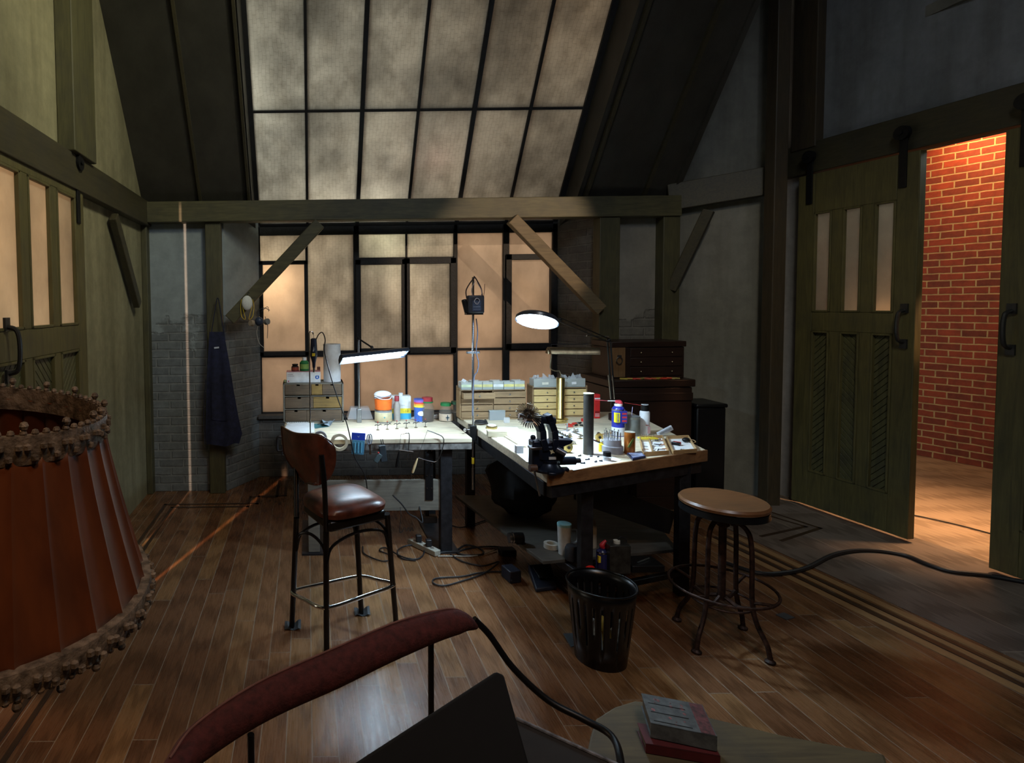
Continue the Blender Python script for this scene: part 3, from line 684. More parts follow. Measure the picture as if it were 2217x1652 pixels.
for i in range(4):
    p, q = rg[i], rg[(i+1)%4]; m1 = (p+q)/2+Vector((0,0,.02))
    mb.tube([p-Vector((0,0,.10)), p.lerp(q,.10)-Vector((0,0,.02)), m1-Vector((0,0,.01)), q.lerp(p,.10)-Vector((0,0,.02)), q-Vector((0,0,.10))], .007, 8)
mb.build('under_brace', TUBE, t)
# seat: rounded square pad
sc = [l3(P(x,y,z=ZS+.05)) for x, y in ((655,1062),(700,1108),(856,1078),(765,1038))]
sc0 = sum(sc, Vector())/4
ux = ((sc[2]-sc[1])+(sc[3]-sc[0]))/4; uy = ((sc[0]-sc[1])+(sc[3]-sc[2]))/4
def seat_fn(u, v, z, k): 
    return sc0+ux*u*k+uy*v*k+Vector((0,0,z))
mb = MB(); rings = []; NN = 40
prof = [(.0,.008),(.45,.010),(.80,.004),(.95,-.010),(1.0,-.028),(.98,-.048),(.92,-.055)]
vs_ = []
for k, z in prof:
    for i in range(NN):
        a = 2*PI*i/NN; c_, s_ = math.cos(a), math.sin(a); e_ = .55
        u = math.copysign(abs(c_)**e_, c_); v = math.copysign(abs(s_)**e_, s_)
        dz = z - .012*(max(0,u)*k)**2*(1 if z > -.02 else 0)
        vs_.append(seat_fn(u, v, dz, max(k,.02)*1.06))
fs = [(j*NN+i, j*NN+(i+1)%NN, (j+1)*NN+(i+1)%NN, (j+1)*NN+i) for j in range(len(prof)-1) for i in range(NN)]
fs += [tuple(range(NN)), tuple(range((len(prof)-1)*NN, len(prof)*NN))[::-1]]
mb.add(vs_, fs); mb.build('seat', LEATH, t)
mb = MB(); mb.prism([tuple((sc0+ux*u*.90+uy*v*.90).xy) for u, v in ((-1,-1),(1,-1),(1,1),(-1,1))], ZS-.055, ZS-.006); mb.build('seat_rail', TUBE, t, bev=.012)
# back: uprights and curved pad on the left side of the seat
bl = l3(P(640,1100,d=2.62+.06)); br = l3(P(706,1110,d=2.40))
L0 = tops[0].copy(); L1 = tops[1].copy()
dT = 2.60; topL = l3(P(622,935,d=2.70)); topR = l3(P(725,960,d=2.38)); 
up1 = [L0, l3(P(640,1000,d=2.68)), l3(P(630,950,d=2.70))]
up2 = [L1, l3(P(703,1060,d=2.44)), l3(P(696,985,d=2.44))]
for u_ in (up1, up2): MB().tube(u_, .012, 10).build('back_upright', TUBE, t)
bx = [l3(P(612,930,d=2.72)), l3(P(655,948,d=2.50)), l3(P(700,948,d=2.42)), l3(P(727,968,d=2.43))]
rows = [(930,(612,640,690,716),(926,940,944,958)),(0,(614,645,692,727),(955,965,965,975)),(0,(620,650,695,726),(990,1000,1005,1010)),(0,(640,660,690,712),(1020,1040,1048,1038)),(0,(652,664,682,696),(1034,1046,1050,1044))]
dps = [2.70,2.56,2.45,2.47]
def catm(a,b,c,d,t): return .5*((2*b)+(c-a)*t+(2*a-5*b+4*c-d)*t*t+(3*b-a-3*c+d)*t**3)
def spl(vals, t):
    n_ = len(vals)-1; x = t*n_; i = min(int(x), n_-1); f = x-i
    g = lambda j: vals[max(0,min(n_,j))]
    return catm(g(i-1),g(i),g(i+1),g(i+2),f)
ctrl = [[l3(P(r[1][i], r[2][i], d=dps[i])) for i in range(4)] for r in rows]
mb = MB(); mb.grid(lambda u,v: spl([spl(r, u) for r in ctrl], v), 16, 14, th=(-.012,.040,0)); o = mb.build('back_pad', LEATH, t, bev=.012)
mb = MB()
mb.tube([spl([spl(r, u) for r in ctrl], v)+Vector((-.004,.018,0)) for u, v in [(i/10,0) for i in range(11)]+[(1,i/8) for i in range(1,9)]+[(1-i/6,1) for i in range(1,7)]+[(0,1-i/8) for i in range(1,8)]], .0055, 6, closed=True)
mb.build('piping', simple('piping', (.05,.02,.015), .3), t)
for i_, f in ((0, feet[0]), (3, feet[3])):
    mb = MB()
    mb.grid(lambda u,v: (f.x-.035+.08*u, f.y-.03+.055*v, .004+.030*abs(u-.4)*v+.006*math.sin(9*u)), 6, 5, th=(0,0,.002))
    mb.build('foot_tape', simple('black_tape_%d' % i_, (.03,.035,.04), .6), t, smooth=False)

# ------------------------------------------------------------------ round industrial stool
c0 = P(1566,1085,z=.665); ZC = .665; R_ = .178
t = thing('round_stool', 'round wooden swivel stool with curved iron legs and foot ring, right of the bench', 'stool', (c0.x,c0.y,0))
SW = wood('stool_seat_wood', (.12,.048,.02), (.20,.088,.035), .34, 'X', .9, dirt=.25)
MB().lathe([(.02,.0),(.12,.002),(R_-.03,.006),(R_-.008,.010),(R_,.0),(R_-.002,-.012),(R_-.02,-.018),(.02,-.018)], 48).build('seat', SW, t, loc=(0,0,ZC))
RUST = simple('rusty_iron', (.055,.028,.02), .5, .6, .5, 40, .3)
MB().lathe([(R_-.004,-.018),(R_-.002,-.046),(R_-.012,-.050),(R_-.014,-.018)], 48, caps=False).build('seat_band', BLACK, t, loc=(0,0,ZC))
MB().lathe([(.016,.20),(.016,ZC-.05)],16).lathe([(.05,ZC-.052),(.05,ZC-.066),(.028,ZC-.075),(.028,ZC-.11),(.018,ZC-.12)],20).build('screw_post', RUST, t)
for k in range(4):
    a = math.radians(-62+90*k); dx, dy = math.cos(a), math.sin(a)
    pts = [(.035,ZC-.095),(.07,ZC-.085),(.105,ZC-.115),(.117,ZC-.17),(.121,.42),(.125,.24),(.145,.15),(.185,.075),(.198,.02)]
    mb = MB().tube([(r*dx,r*dy,z) for r,z in pts], .0105, 8)
    mb.lathe([(.012,0),(.020,.002),(.021,.010),(.011,.018),(.010,.03)], 12, Matrix.Translation((.198*dx,.198*dy,0)))
    mb.build('leg', RUST, t)
MB().tube([(.212*math.cos(i*PI/12),.212*math.sin(i*PI/12),.265) for i in range(24)], .0065, 8, closed=True, sub=2).build('foot_ring', RUST, t)
mb = MB()
for k in range(4):
    a = math.radians(-62+90*k); dx, dy = math.cos(a), math.sin(a)
    mb.tube([(.12*dx,.12*dy,.235),(.16*dx,.16*dy,.25),(.212*dx,.212*dy,.264)], .007, 6)
    mb.tube([(.125*dx,.125*dy,.21),(.07*dx,.07*dy,.195),(.016*dx,.016*dy,.215)], .009, 6)
mb.tube([(.124*math.cos(i*PI/8),.124*math.sin(i*PI/8),.20) for i in range(16)], .005, 6, closed=True, sub=2)
mb.build('ring_brace', RUST, t)

# ------------------------------------------------------------------ waste bin
c0 = P(1300,1425,z=0); t = thing('waste_bin', 'black slotted waste bin on the floor before the right bench', 'bin', (c0.x,c0.y,0))
BIN = simple('bin_plastic', (.003,.003,.0035), .30, 0, .1)
HB = .345; Rb = .105; Rt = .142; NS = 96
mb = MB(); zs = [0,.10,.13,.16,.19,.22,.25,.285,.31,HB]
vs_ = []; fs = []
for zi, z in enumerate(zs):
    r = Rb+(Rt-Rb)*z/HB
    for k in range(NS): vs_.append((r*math.cos(2*PI*k/NS), r*math.sin(2*PI*k/NS), z))
random.seed(3)
for j in range(len(zs)-1):
    for k in range(NS):
        slot = (k % 4 == 1)
        lo = 1+int(2.2*abs(math.sin(k*.37+1))); hi = 7
        if slot and lo <= j < hi: continue
        fs.append((j*NS+k, j*NS+(k+1)%NS, (j+1)*NS+(k+1)%NS, (j+1)*NS+k))
mb.add(vs_, fs); o = mb.build('bin_wall', BIN, t); sm = o.modifiers.new('thickness','SOLIDIFY'); sm.thickness = .003
MB().lathe([(.01,.0),(Rb,0),(Rb,.012),(.01,.012)], 48).build('bin_base', BIN, t)
MB().tube([(Rt*math.cos(i*PI/16),Rt*math.sin(i*PI/16),HB) for i in range(32)], .0045, 8, closed=True, sub=2).build('rim', BIN, t)
for i, (lab, colr) in enumerate((('white crumpled paper inside the black bin, left of the yellow scrap',(.85,.85,.82)),('yellow card scrap inside the black bin',(.7,.45,.08)),('pale paper scrap inside the black bin, right of the yellow scrap',(.6,.6,.55)))):
    random.seed(20+i); mb = MB(); mb.ball((0,0,.10),.034,16,(.8,.8,2.7),fn=lambda a,t_: 1+.16*math.sin(5*a+3*t_)+.1*math.sin(7*t_-4*a))
    one('paper_scrap', mb, simple('scrap_%d'%i, colr, .8), lab, 'waste paper', (c0.x-.050+.050*i, c0.y-.052+.02*(i%2), .013), smooth=False)

# ------------------------------------------------------------------ foreground lamp
cx, dx_ = (0-665)/F*.82-.02, .80
t = thing('floor_lamp', 'floor lamp with a pleated rust red shade and beaded trim, front left', 'lamp', (P(-70,1000,d=dx_).x, dx_, 0))
m, nt_, bs, out = nt('shade_cloth'); bs.inputs['Roughness'].default_value = .45; cc_ = coord(nt_)
col = ramp(nt_, noise(nt_, mapping(nt_, cc_, (6,6,2)), 3, 5), [(.3,(.12,.030,.008)),(.7,(.27,.072,.016))]); nt_.links.new(col, bs.inputs['Base Color'])
bs.inputs['Sheen Weight'].default_value = .3
tr = nt_.nodes.new('ShaderNodeBsdfTranslucent'); nt_.links.new(col, tr.inputs[0]); mx = nt_.nodes.new('ShaderNodeMixShader'); mx.inputs[0].default_value = .3
nt_.links.new(bs.outputs[0], mx.inputs[1]); nt_.links.new(tr.outputs[0], mx.inputs[2]); nt_.links.new(mx.outputs[0], out.inputs[0]); SHADE = m
pT = P(183,905,d=dx_); pB = P(320,1265,d=dx_); lx0 = t.location.x
RT = pT.x-lx0; RB = pB.x-lx0; zT = pT.z; zB = pB.z
tilt = Matrix.Translation((0,0,(zT+zB)/2)) @ Matrix.Rotation(math.radians(7), 4, 'Y') @ Matrix.Translation((0,0,-(zT+zB)/2))
NP = 30
def pleat(tt, i): 
    x = (tt*NP/(2*PI))%1.0
    return 1+.022*(1-min(x,1-x)*2)**5+.006*math.sin(2*PI*x+1)
mb = MB(); rows_ = 10
mb.lathe([(RT+(RB-RT)*(k/rows_)**1.12*1.0, zT+(zB-zT)*k/rows_) for k in range(rows_+1)], NP*12, tilt, caps=False, fn=pleat)
o = mb.build('lamp_shade', SHADE, t); sm = o.modifiers.new('thickness','SOLIDIFY'); sm.thickness = .002
TRIMM = simple('beaded_trim', (.26,.21,.16), .45, .1, .5, 60, .5)
mb = MB()
for R__, z_, h_ in ((RT,zT,.018),(RB,zB,.016)):
    mb.lathe([(R__*1.035,z_-h_),(R__*1.05,z_),(R__*1.035,z_+h_),(R__*.99,z_+h_),(R__*.985,z_-h_)], 96, tilt)
mb2 = MB()
for R__, z_, h_ in ((RT,zT,.018),(RB,zB,.016)):
    mb2.lathe([(R__*1.035,z_-h_),(R__*1.052,z_),(R__*1.035,z_+h_),(R__*.985,z_+h_),(R__*.985,z_-h_),(R__*1.035,z_-h_)], 96, tilt, caps=False)
mb2.build('trim_band', TRIMM, t)
mb = MB()
for R__, z_, sg, nb in ((RT*1.01,zT+.020,1,74),(RB*1.03,zB-.014,-1,130)):
    for k in range(nb):
        a = 2*PI*k/nb; p = tilt @ Vector((R__*math.cos(a), R__*math.sin(a), z_)); mb.ball(p, .0048, 8)
        if k%4 == 1: p2 = tilt @ Vector((R__*math.cos(a), R__*math.sin(a), z_+sg*.009)); mb.ball(p2, .0058, 8)
for k in range(150):
    a = 2*PI*k/150; p = tilt @ Vector((RB*1.055*math.cos(a), RB*1.055*math.sin(a), zB+.008*math.sin(k*2.1))); mb.ball(p, .0055, 6)
    if k < 110:
        a = 2*PI*k/110; p = tilt @ Vector((RT*1.055*math.cos(a), RT*1.055*math.sin(a), zT+.009*math.sin(k*2.1))); mb.ball(p, .005, 6)
tag(mb.build('beadwork', TRIMM, t), kind='stuff')
mb = MB().cyl((0,0,.03),(0,0,(zT+zB)/2+.04),.012,14); mb.build('pole', BRASSD, t)
MB().lathe([(.16,0),(.16,.012),(.10,.025),(.02,.04)], 36).build('base', BRASSD, t)
mb = MB()
for k in range(3):
    a = 2*PI*k/3; mb.tube([(0,0,(zT+zB)/2+.06), tilt @ Vector((RT*.99*math.cos(a),RT*.99*math.sin(a),zT-.01))], .0022, 6, smooth=False)
mb.build('shade_spider', BRASSD, t)

# ------------------------------------------------------------------ foreground chair with red padded rail
RED = simple('red_cloth', (.095,.019,.017), .85, 0, .3, 60, .5)
spt = [(372,1650,1.04,.0),(430,1585,1.12,0),(560,1500,1.20,0),(720,1428,1.28,0),(870,1362,1.36,0),(985,1328,1.43,0),(1030,1338,1.47,0)]
pp = [P(x,y,d=d_) for x,y,d_,_ in spt]; org = Vector((pp[3].x,pp[3].y,0))
t = thing('armchair', 'chair with a red cloth padded arm rail on a black tube frame, front centre', 'chair', org)
mb = MB(); rr = [.024,.034,.038,.040,.038,.030,.008]
pp2 = [p-org-Vector((0,0,.022)) for p in pp]; ext = pp2[0]+(pp2[0]-pp2[1])*1.2
mb.tube([ext]+pp2, [.012]+rr, 18); o = mb.build('arm_pad', RED, t)
seam = MB().tube([p+Vector((-.005,.006,r*1.0+.001)) for p, r in zip(pp2, rr)], .0022, 6); seam.build('seam', simple('seam_cloth', (.22,.10,.08), .9), t)
tp = [P(1026,1340,d=1.47),P(1060,1375,d=1.47),P(1110,1445,d=1.45),P(1185,1515,d=1.42),P(1265,1558,d=1.38),P(1325,1595,d=1.33),P(1345,1660,d=1.25),P(1346,1760,d=1.2)]
MB().tube([p-org for p in tp], .0085, 10).build('frame_tube', BLACK, t)
for (xa,ya,da,xb,yb) in ((933,1390,1.40,938,1545),(543,1590,1.17,548,1720)):
    a_ = P(xa,ya,d=da)-org; b_ = P(xb,yb,d=da)-org; b_.x = a_.x+.003
    MB().tube([a_, (a_.x,a_.y,.0)], .0075, 10, smooth=False).build('leg', BLACK, t)
MB().tube([(tp[-1]-org), Vector(((tp[-1]-org).x,(tp[-1]-org).y,0))], .0085, 10, smooth=False).build('leg', BLACK, t)
# black cushion leaning in the chair
q = [P(768,1652,d=1.02), P(1076,1452,d=1.16), P(1092,1460,d=1.16), P(1160,1700,d=1.02), P(700,1760,d=.95)]
cz = thing('back_panel', 'tilted black flat panel standing behind the red arm rail, front centre', 'panel', (q[1].x, q[1].y, 0))
v_ = [p-Vector((q[1].x,q[1].y,0)) for p in q]; 
mb = MB(); nvec = (v_[3]-v_[1]).cross(v_[0]-v_[1]).normalized()*.022
mb.add(v_+[p+nvec for p in v_], [(0,1,2,3,4),(9,8,7,6,5)]+[(i,i+5,(i+1)%5+5,(i+1)%5) for i in range(5)]); mb.build('panel', simple('black_vinyl', (.003,.003,.0035), .9), cz, bev=.006)
b0 = (v_[0]+v_[3])/2; MB().tube([(b0.x+.02,b0.y+.05,b0.z+.02),(b0.x+.02,b0.y+.05,0)], .012, 10, smooth=False).build('post', BLACK, cz)
# grey edged board beside it
q = [P(1118,1556,d=1.25), P(1345,1660,d=1.10), P(1345,1760,d=1.0), P(1100,1760,d=1.0)]
o_ = Vector((q[0].x,q[0].y,0)); v_ = [p-o_ for p in q]; zt = v_[0].z
v_ = [Vector((p.x,p.y,zt)) for p in (P(1118,1556,z=zt)-o_, P(1350,1662,z=zt)-o_, P(1350,1790,z=zt)-o_, P(1118,1790,z=zt)-o_)]
t = thing('side_table', 'dark side table with worn grey edge, right of the tilted black panel', 'table', o_)
mb = MB(); mb.prism([(p.x,p.y) for p in v_][::-1], zt-.02, zt-.002); mb.build('table_top', simple('brown_vinyl', (.022,.017,.014), .85), t)
MB().tube([v_[0], v_[1]], .004, 8, smooth=False).build('edge_trim', simple('worn_edge', (.25,.25,.27), .5, .5, .5, 60), t)
for p in v_:
    c_ = sum(v_, Vector())/4; q_ = p.lerp(c_, .12); MB().cyl((q_.x,q_.y,0),(q_.x,q_.y,zt-.02),.012,10).build('leg', BLACK, t)
# plank bench with books
PLK = wood('plank_bench_wood', (.075,.058,.027), (.13,.10,.045), .75, 'X', .6, dirt=.6)
ZP = .42
pl = [P(x,y,z=ZP) for x,y in ((1278,1592),(1290,1555),(1330,1530),(1375,1516),(1400,1519),(1690,1590),(1915,1632),(1925,1665),(1920,1760),(1330,1760),(1268,1640))]
o_ = Vector((pl[4].x, pl[4].y, 0))
t = thing('plank_bench', 'rough weathered wooden bench holding the two small books, front right', 'bench', o_)
mb = MB().prism([((p-o_).x,(p-o_).y) for p in pl][::-1], ZP-.035, ZP); mb.build('bench_top', PLK, t, bev=.006, smooth=False)
c_ = sum(pl, Vector())/len(pl)-o_
for i in (1, 4, 6, 8): q_ = (pl[i]-o_).lerp(c_, .25); MB().cyl((q_.x,q_.y,0),(q_.x,q_.y,ZP-.035),.018,12).build('leg', PLK, t)
def book(label, corners, z, th, cov, page, name='book'):
    c4 = [P(x,y,z=z+th) for x,y in corners]; o_ = sum(c4, Vector())/4; o_.z = z
    ex = ((c4[1]-c4[0])+(c4[2]-c4[3]))/2; ey = ((c4[3]-c4[0])+(c4[2]-c4[1]))/2; w_ = ex.length; h_ = ey.length
    t = thing(name, label, 'book', o_, math.atan2(ex.y, ex.x))
    MB().bb(-w_/2,w_/2,-h_/2,h_/2,0,.003).bb(-w_/2,w_/2,-h_/2,h_/2,th-.003,th).bb(-w_/2,w_/2,-h_/2,-h_/2+.003,0,th).build('cover', cov, t, bev=.001)
    MB().bb(-w_/2+.004,w_/2-.004,-h_/2+.003,h_/2-.004,.003,th-.003).build('page_block', page, t)
    return t, w_, h_
PG = simple('old_pages', (.09,.07,.05), .8)
b1, w_, h_ = book('closed dark red book lying under the grey-blue one', ((1392,1570),(1552,1592),(1540,1634),(1385,1604)), ZP+.001, .026, simple('red_cover', (.09,.008,.010), .7), PG)
b2, w_, h_ = book('worn book with a grey-blue illustrated cover, lying on the red one', ((1408,1505),(1541,1532),(1532,1588),(1387,1560)), ZP+.029, .040, simple('grey_cover', (.10,.115,.12), .7, 0, .3, 40), PG)
mb = MB(); z_ = .0402
for i in range(3): mb.bb(-w_/2+.01,w_*.16,-h_/2+.012+i*h_*.29,-h_/2+.014+i*h_*.29+.001,z_,z_+.0004)
mb.build('cover_lines', BLACK, b2)
MB().bb(w_*.27,w_/2-.003,-h_/2+.003,h_/2-.003,z_,z_+.0004).build('cover_panel', simple('cover_red', (.13,.035,.035), .6, 0, .5, 90), b2)
random.seed(5); mb = MB()
for i in range(14): mb.ball((random.uniform(-w_*.4,w_*.14), random.uniform(-h_*.4,h_*.4), z_), random.uniform(.002,.0055), 8, (1,1.3,.08))
mb.build('cover_picture', simple('cover_spots', (.22,.08,.08), .6, 0, .6, 120), b2)
# ------------------------------------------------------------------ small things
_cols = {}
def colm(r, g, b, rough=.45, metal=0, **k):
    key = (r,g,b,rough,metal)
    if key not in _cols: _cols[key] = simple('tint_%d' % len(_cols), (r,g,b), rough, metal, .1, 30, **k)
    return _cols[key]
def at(xl, xr, yb, z):
    p = P((xl+xr)/2, yb, z=z); s = p.y/F; return p, s, (xr-xl)/2*s
def can(name, label, cat, xl, xr, yt, yb, z, body, top=None, prof=None, group=None, bands=(), cap=None, n=28):
    """round container; bands = [(z0frac,z1frac,material)]; cap = (width frac, height frac, material, part name)"""
    p, s, r = at(xl, xr, yb, z); h = (yb-yt)*s*1.0
    if z == Z1: p.y = min(p.y, 4.19-2*r)
    t = thing(name, label, cat, (p.x, p.y+r, z), 0, group)
    ch = cap[1]*h if cap else 0; hb = h-ch
    pr = prof or [(1,0),(1,1)]
    MB().lathe([(.01,0)]+[(r*a, hb*b) for a, b in pr]+[(.005,hb*pr[-1][1])], n).build('body', body, t)
    for a, b, m in bands:
        MB().lathe([(r*1.006,hb*a),(r*1.012,hb*a+.0005),(r*1.012,hb*b-.0005),(r*1.006,hb*b)], n, caps=False).build('label_band', m, t)
    if cap: MB().lathe([(.004,hb),(r*cap[0],hb),(r*cap[0],h-.002),(r*cap[0]*.94,h),(.004,h)], n).build(cap[3] if len(cap) > 3 else 'cap', cap[2], t)
    return t, r, hb, s
def boxy(name, label, cat, xl, xr, yt, yb, z, m, dep=.1, rz=0, part='body', group=None, bev=.002, **k):
    p, s, r = at(xl, xr, yb, z); h = max(.004,(yb-yt)*s)
    t = thing(name, label, cat, (p.x, p.y+dep/2, z), rz, group)
    MB().bb(-r,r,-dep/2,dep/2,0,h).build(part, m, t, bev=bev)
    return t, r, h, s
WHT = colm(.8,.82,.84); YEL = colm(.75,.55,.03); RDM = colm(.55,.03,.02); BLU = colm(.02,.05,.35); GRN = colm(.02,.20,.06)
Z1 = ZT1+.0005; Z2 = ZT2+.0005
# --- small wooden drawer unit on the left bench
p, s, r = at(613, 745, 915, Z1)
t = thing('drawer_unit', 'worn wooden drawer unit with three rows of finger notches, on the left bench', 'drawer unit', (p.x, p.y, Z1)); w = 2*r; h = 87*s; dp = .19
MB().bb(-r,-r+.012,0,dp,0,h).bb(r-.012,r,0,dp,0,h).bb(-r,r,0,dp,0,.010).bb(-r,r,0,dp,h-.010,h).bb(-r,r,dp-.008,dp,0,h).bb(-r+.01,r-.01,.004,dp,h*.335-.004,h*.335+.004).bb(-r+.01,r-.01,.004,dp,h*.665-.004,h*.665+.004).build('carcass', GREYW, t, bev=.002)
iw = w-.028; 
OAKU = wood('dirty_drawer', (.10,.07,.045), (.17,.115,.07), .55, 'X', 1.2, dirt=.6)
OAKY = wood('yellowed_drawer', (.20,.125,.04), (.32,.20,.06), .5, 'X', 1.2, dirt=.4)
for row, cuts in ((2,(0,.47,.66,1)),(1,(0,.5,1)),(0,(0,.38,1))):
    for a, b in zip(cuts, cuts[1:]):
        xa = -r+.014+iw*a+.001; xb = -r+.014+iw*b-.001; za = .012+row*h*.33; zb = za+h*.33-.018
        mb = MB(); mb.bb(xa,xb,.002,.012,za,zb-.012); xm = (xa+xb)/2; mb.bb(xa,xm-.011,.002,.012,zb-.012,zb); mb.bb(xm+.011,xb,.002,.012,zb-.012,zb)
        mb.bb(xa,xb,.012,.17,za,za+.004)
        mb.build('drawer', OAKY if (row == 1 and b == 1) or (row == 2 and b == .66) else OAKU, t, bev=.001)
ZD = Z1+h+.0005; dD = p.y
def onD(px, dy=.03): return P(px, 800, d=dD+dy).x
# glove box
s2 = (dD+.03)/F
t = thing('glove_box', 'white glove box with a blue round emblem, on the drawer unit', 'box', (onD(657,.07), dD+.07, ZD)); r = 37*s2; h = 24*s2
MB().bb(-r,r,-.05,.05,0,h).build('carton', WHT, t, bev=.002); MB().bb(-r,r,-.0505,.0505,h-.003,h+.0004).build('pink_edge', colm(.6,.25,.3), t)
MB().cyl((r*.80,-.0508,h*.48),(r*.80,-.050,h*.48),.0145,24).build('emblem', colm(.02,.12,.5), t)
mb = MB(); mb.add([(r*.80-.006,-.0512,h*.40),(r*.80+.006,-.0512,h*.40),(r*.80,-.0512,h*.72)],[(0,1,2)]); mb.build('emblem_mark', WHT, t)
MB().cyl((-r*.88,-.0508,h*.14),(-r*.88,-.050,h*.14),.005,16).build('small_emblem', colm(.5,.08,.12), t)
for k in range(2): MB().bb(-r*.93,-r*.62+k*.01,-.0508,-.050,h*(.72-.14*k),h*(.76-.14*k)).build('print_line', colm(.35,.3,.35), t)
hz = ZD+h+.001; sx = (dD+.07)/F
for nm, lab, xl, xr, hh, body, bnd, cap in (
   ('bottle','small black bottle with a red printed label, on the white glove box',631,647,15,colm(.03,.02,.02),[(.1,.7,colm(.35,.08,.05))],(.8,.22,BLACK)),
   ('bottle','green bottle with a white cap, on the white glove box',649,669,29,GRN,[(.2,.66,colm(.25,.45,.12))],(.45,.22,WHT)),):
    X = P((xl+xr)/2,800,d=dD+.07).x; r = (xr-xl)/2*sx; H_ = hh*sx; hb = H_*(1-cap[1])
    t = thing(nm, lab, 'bottle', (X, dD+.07, hz))
    MB().lathe([(.005,0),(r,0),(r,hb*.78),(r*.6,hb),(.005,hb)],20).build('body', body, t)
    for a,b,m in bnd: MB().lathe([(r*1.01,hb*a),(r*1.02,hb*a+.0004),(r*1.02,hb*b),(r*1.01,hb*b+.0004)],20,caps=False).build('label_band', m, t)
    MB().lathe([(.003,hb),(r*cap[0],hb),(r*cap[0],H_),(.003,H_)],16).build('cap', cap[2], t)
t = thing('glue_bottle', 'brown leaning tube behind the glove box', 'tube', (onD(690,.14), dD+.145, ZD))
MB().cyl((0,0,.012),(0,0,.10),.012,14).build('body', colm(.25,.12,.1), t)
t = thing('paper_towel_roll', 'tall white paper towel roll standing on the drawer unit', 'paper roll', (onD(719,.09), dD+.09, ZD))
MB().lathe([(.014,0),(19*s2,0),(19*s2,82*s2),(.014,82*s2)],36).build('roll', simple('towel', (.72,.73,.75), .9, 0, .05, 50), t)
MB().lathe([(.012,.0),(.0145,.0),(.0145,82*s2+.001),(.012,82*s2+.001)],20,caps=False).build('core', colm(.35,.25,.15), t)
t = thing('rubber_ball', 'small green ball with a pale top at the left end of the drawer unit', 'ball', (onD(613,.03)+.012, dD+.035, ZD)); MB().ball((0,0,.011),.011,14).build('ball', colm(.35,.4,.2), t)
# papers and keyboard at the left end
def sheet(name, label, cat, corners, z, m, th=.002, curl=.0, group=None):
    c4 = [P(x,y,z=z) for x,y in corners]; o_ = sum(c4, Vector())/4
    mb = MB(); mb.grid(lambda u,v: ((c4[0].lerp(c4[1],u)).lerp(c4[3].lerp(c4[2],u),v)-o_)+Vector((0,0,curl*(4*(u-.5)**2*v+.3*math.sin(5*u+3*v)**2))), 8, 8, th=(0,0,th))
    return one(name, mb, m, label, cat, o_, 0, group)
sheet('paper_stack', 'stack of white paper at the front left corner of the left bench', 'paper', ((622,921),(680,918),(681,941),(609,942)), Z1, PAPER, .010, .004)
t, r, h, s = boxy('keypad', 'narrow white strip with dark keys before the drawer unit', 'keypad', 620, 668, 915, 918, Z1, WHT, .025)
for k in range(10): MB().box((-r+.008+k*(2*r-.016)/9, 0, h+.002),(.007,.012,.004)).build('key', colm(.1,.1,.11), t)
sheet('abrasive_sheet', 'curled blue-grey abrasive sheet lying before the drawer unit', 'paper', ((694,908),(729,903),(722,922),(700,925)), Z1+.001, colm(.28,.36,.42,.8), .0012, .03)
sheet('abrasive_sheet', 'flat dark green-blue abrasive sheet under the curled one', 'paper', ((676,918),(705,916),(712,924),(682,928)), Z1, colm(.06,.20,.22,.8), .0010, .0)
MB().cyl
t = thing('pen', 'black pen lying across the blue-grey abrasive sheet', 'pen', P(700,917,z=Z1+.034)); MB().tube([(-.04,-.02,0),(.03,.03,0)],[.0025,.004],8,smooth=False).build('barrel', BLACK, t)
# rotary tool hanging on its stand
pc = P(672,940,d=3.63); pc.z = 0
t = thing('tool_stand', 'thin dark stand with a hook clamped to the left bench edge behind the bar stool', 'stand', (pc.x,3.63,0)); zt_ = P(675,722,d=3.63).z
MB().tube([(0,0,.70),(0,0,zt_),(.004,0,zt_+.012),(.022,0,zt_+.010),(.026,0,zt_-.006)],.0042,8,smooth=False).build('pole', STEEL, t)
MB().box((0,-.018,ZT1-.02),(.05,.035,.09)).build('clamp', BLACK, t, bev=.004)
MB().cyl((0,-.02,ZT1-.10),(0,-.02,ZT1-.065),.005,8).build('clamp_screw', STEEL, t)
tx = P(679,735,d=3.60)
t = thing('rotary_tool', 'black rotary tool with yellow label hanging on the thin stand, left of the tube lamp', 'power tool', (tx.x, 3.60, P(679,796,d=3.60).z)); H_ = 64*3.6/F
MB().lathe([(.004,0),(.009,.0),(.011,.03),(.020,H_*.35),(.022,H_*.6),(.019,H_*.97),(.012,H_),(.004,H_)],20).build('body', colm(.015,.02,.04,.35), t)
MB().lathe([(.003,-.03),(.006,-.028),(.007,0)],12).build('nose', STEEL, t)
MB().bb(-.011,.008,-.0235,-.019,H_*.40,H_*.50).build('yellow_label', YEL, t); 
RTL = Vector(t.location)
MB().tube([(-.006,-.0215,H_*.56),(.002,-.0225,H_*.72),(.0,-.0225,H_*.56),(.006,-.0215,H_*.66)],.0012,6,smooth=False).build('white_mark', WHT, t)
MB().tube([(0,0,H_),(.0,0,H_+.02),(-.008,0,H_+.03)],.0015,6).build('hanging_loop', STEEL, t)
pts = [P(684,736,d=3.6),P(690,724,d=3.6),P(698,720,d=3.59),P(704,735,d=3.58),P(702,757,d=3.57),P(708,785,d=3.56),P(719,825,d=3.55),P(733,868,d=3.54),P(750,915,d=3.53),P(760,955,d=3.53),P(768,990,d=3.54),P(790,1030,d=3.56),P(797,1080,d=3.60)]
MB().tube([q-RTL for q in pts],.0035,8).build('power_cord', RUB, t)
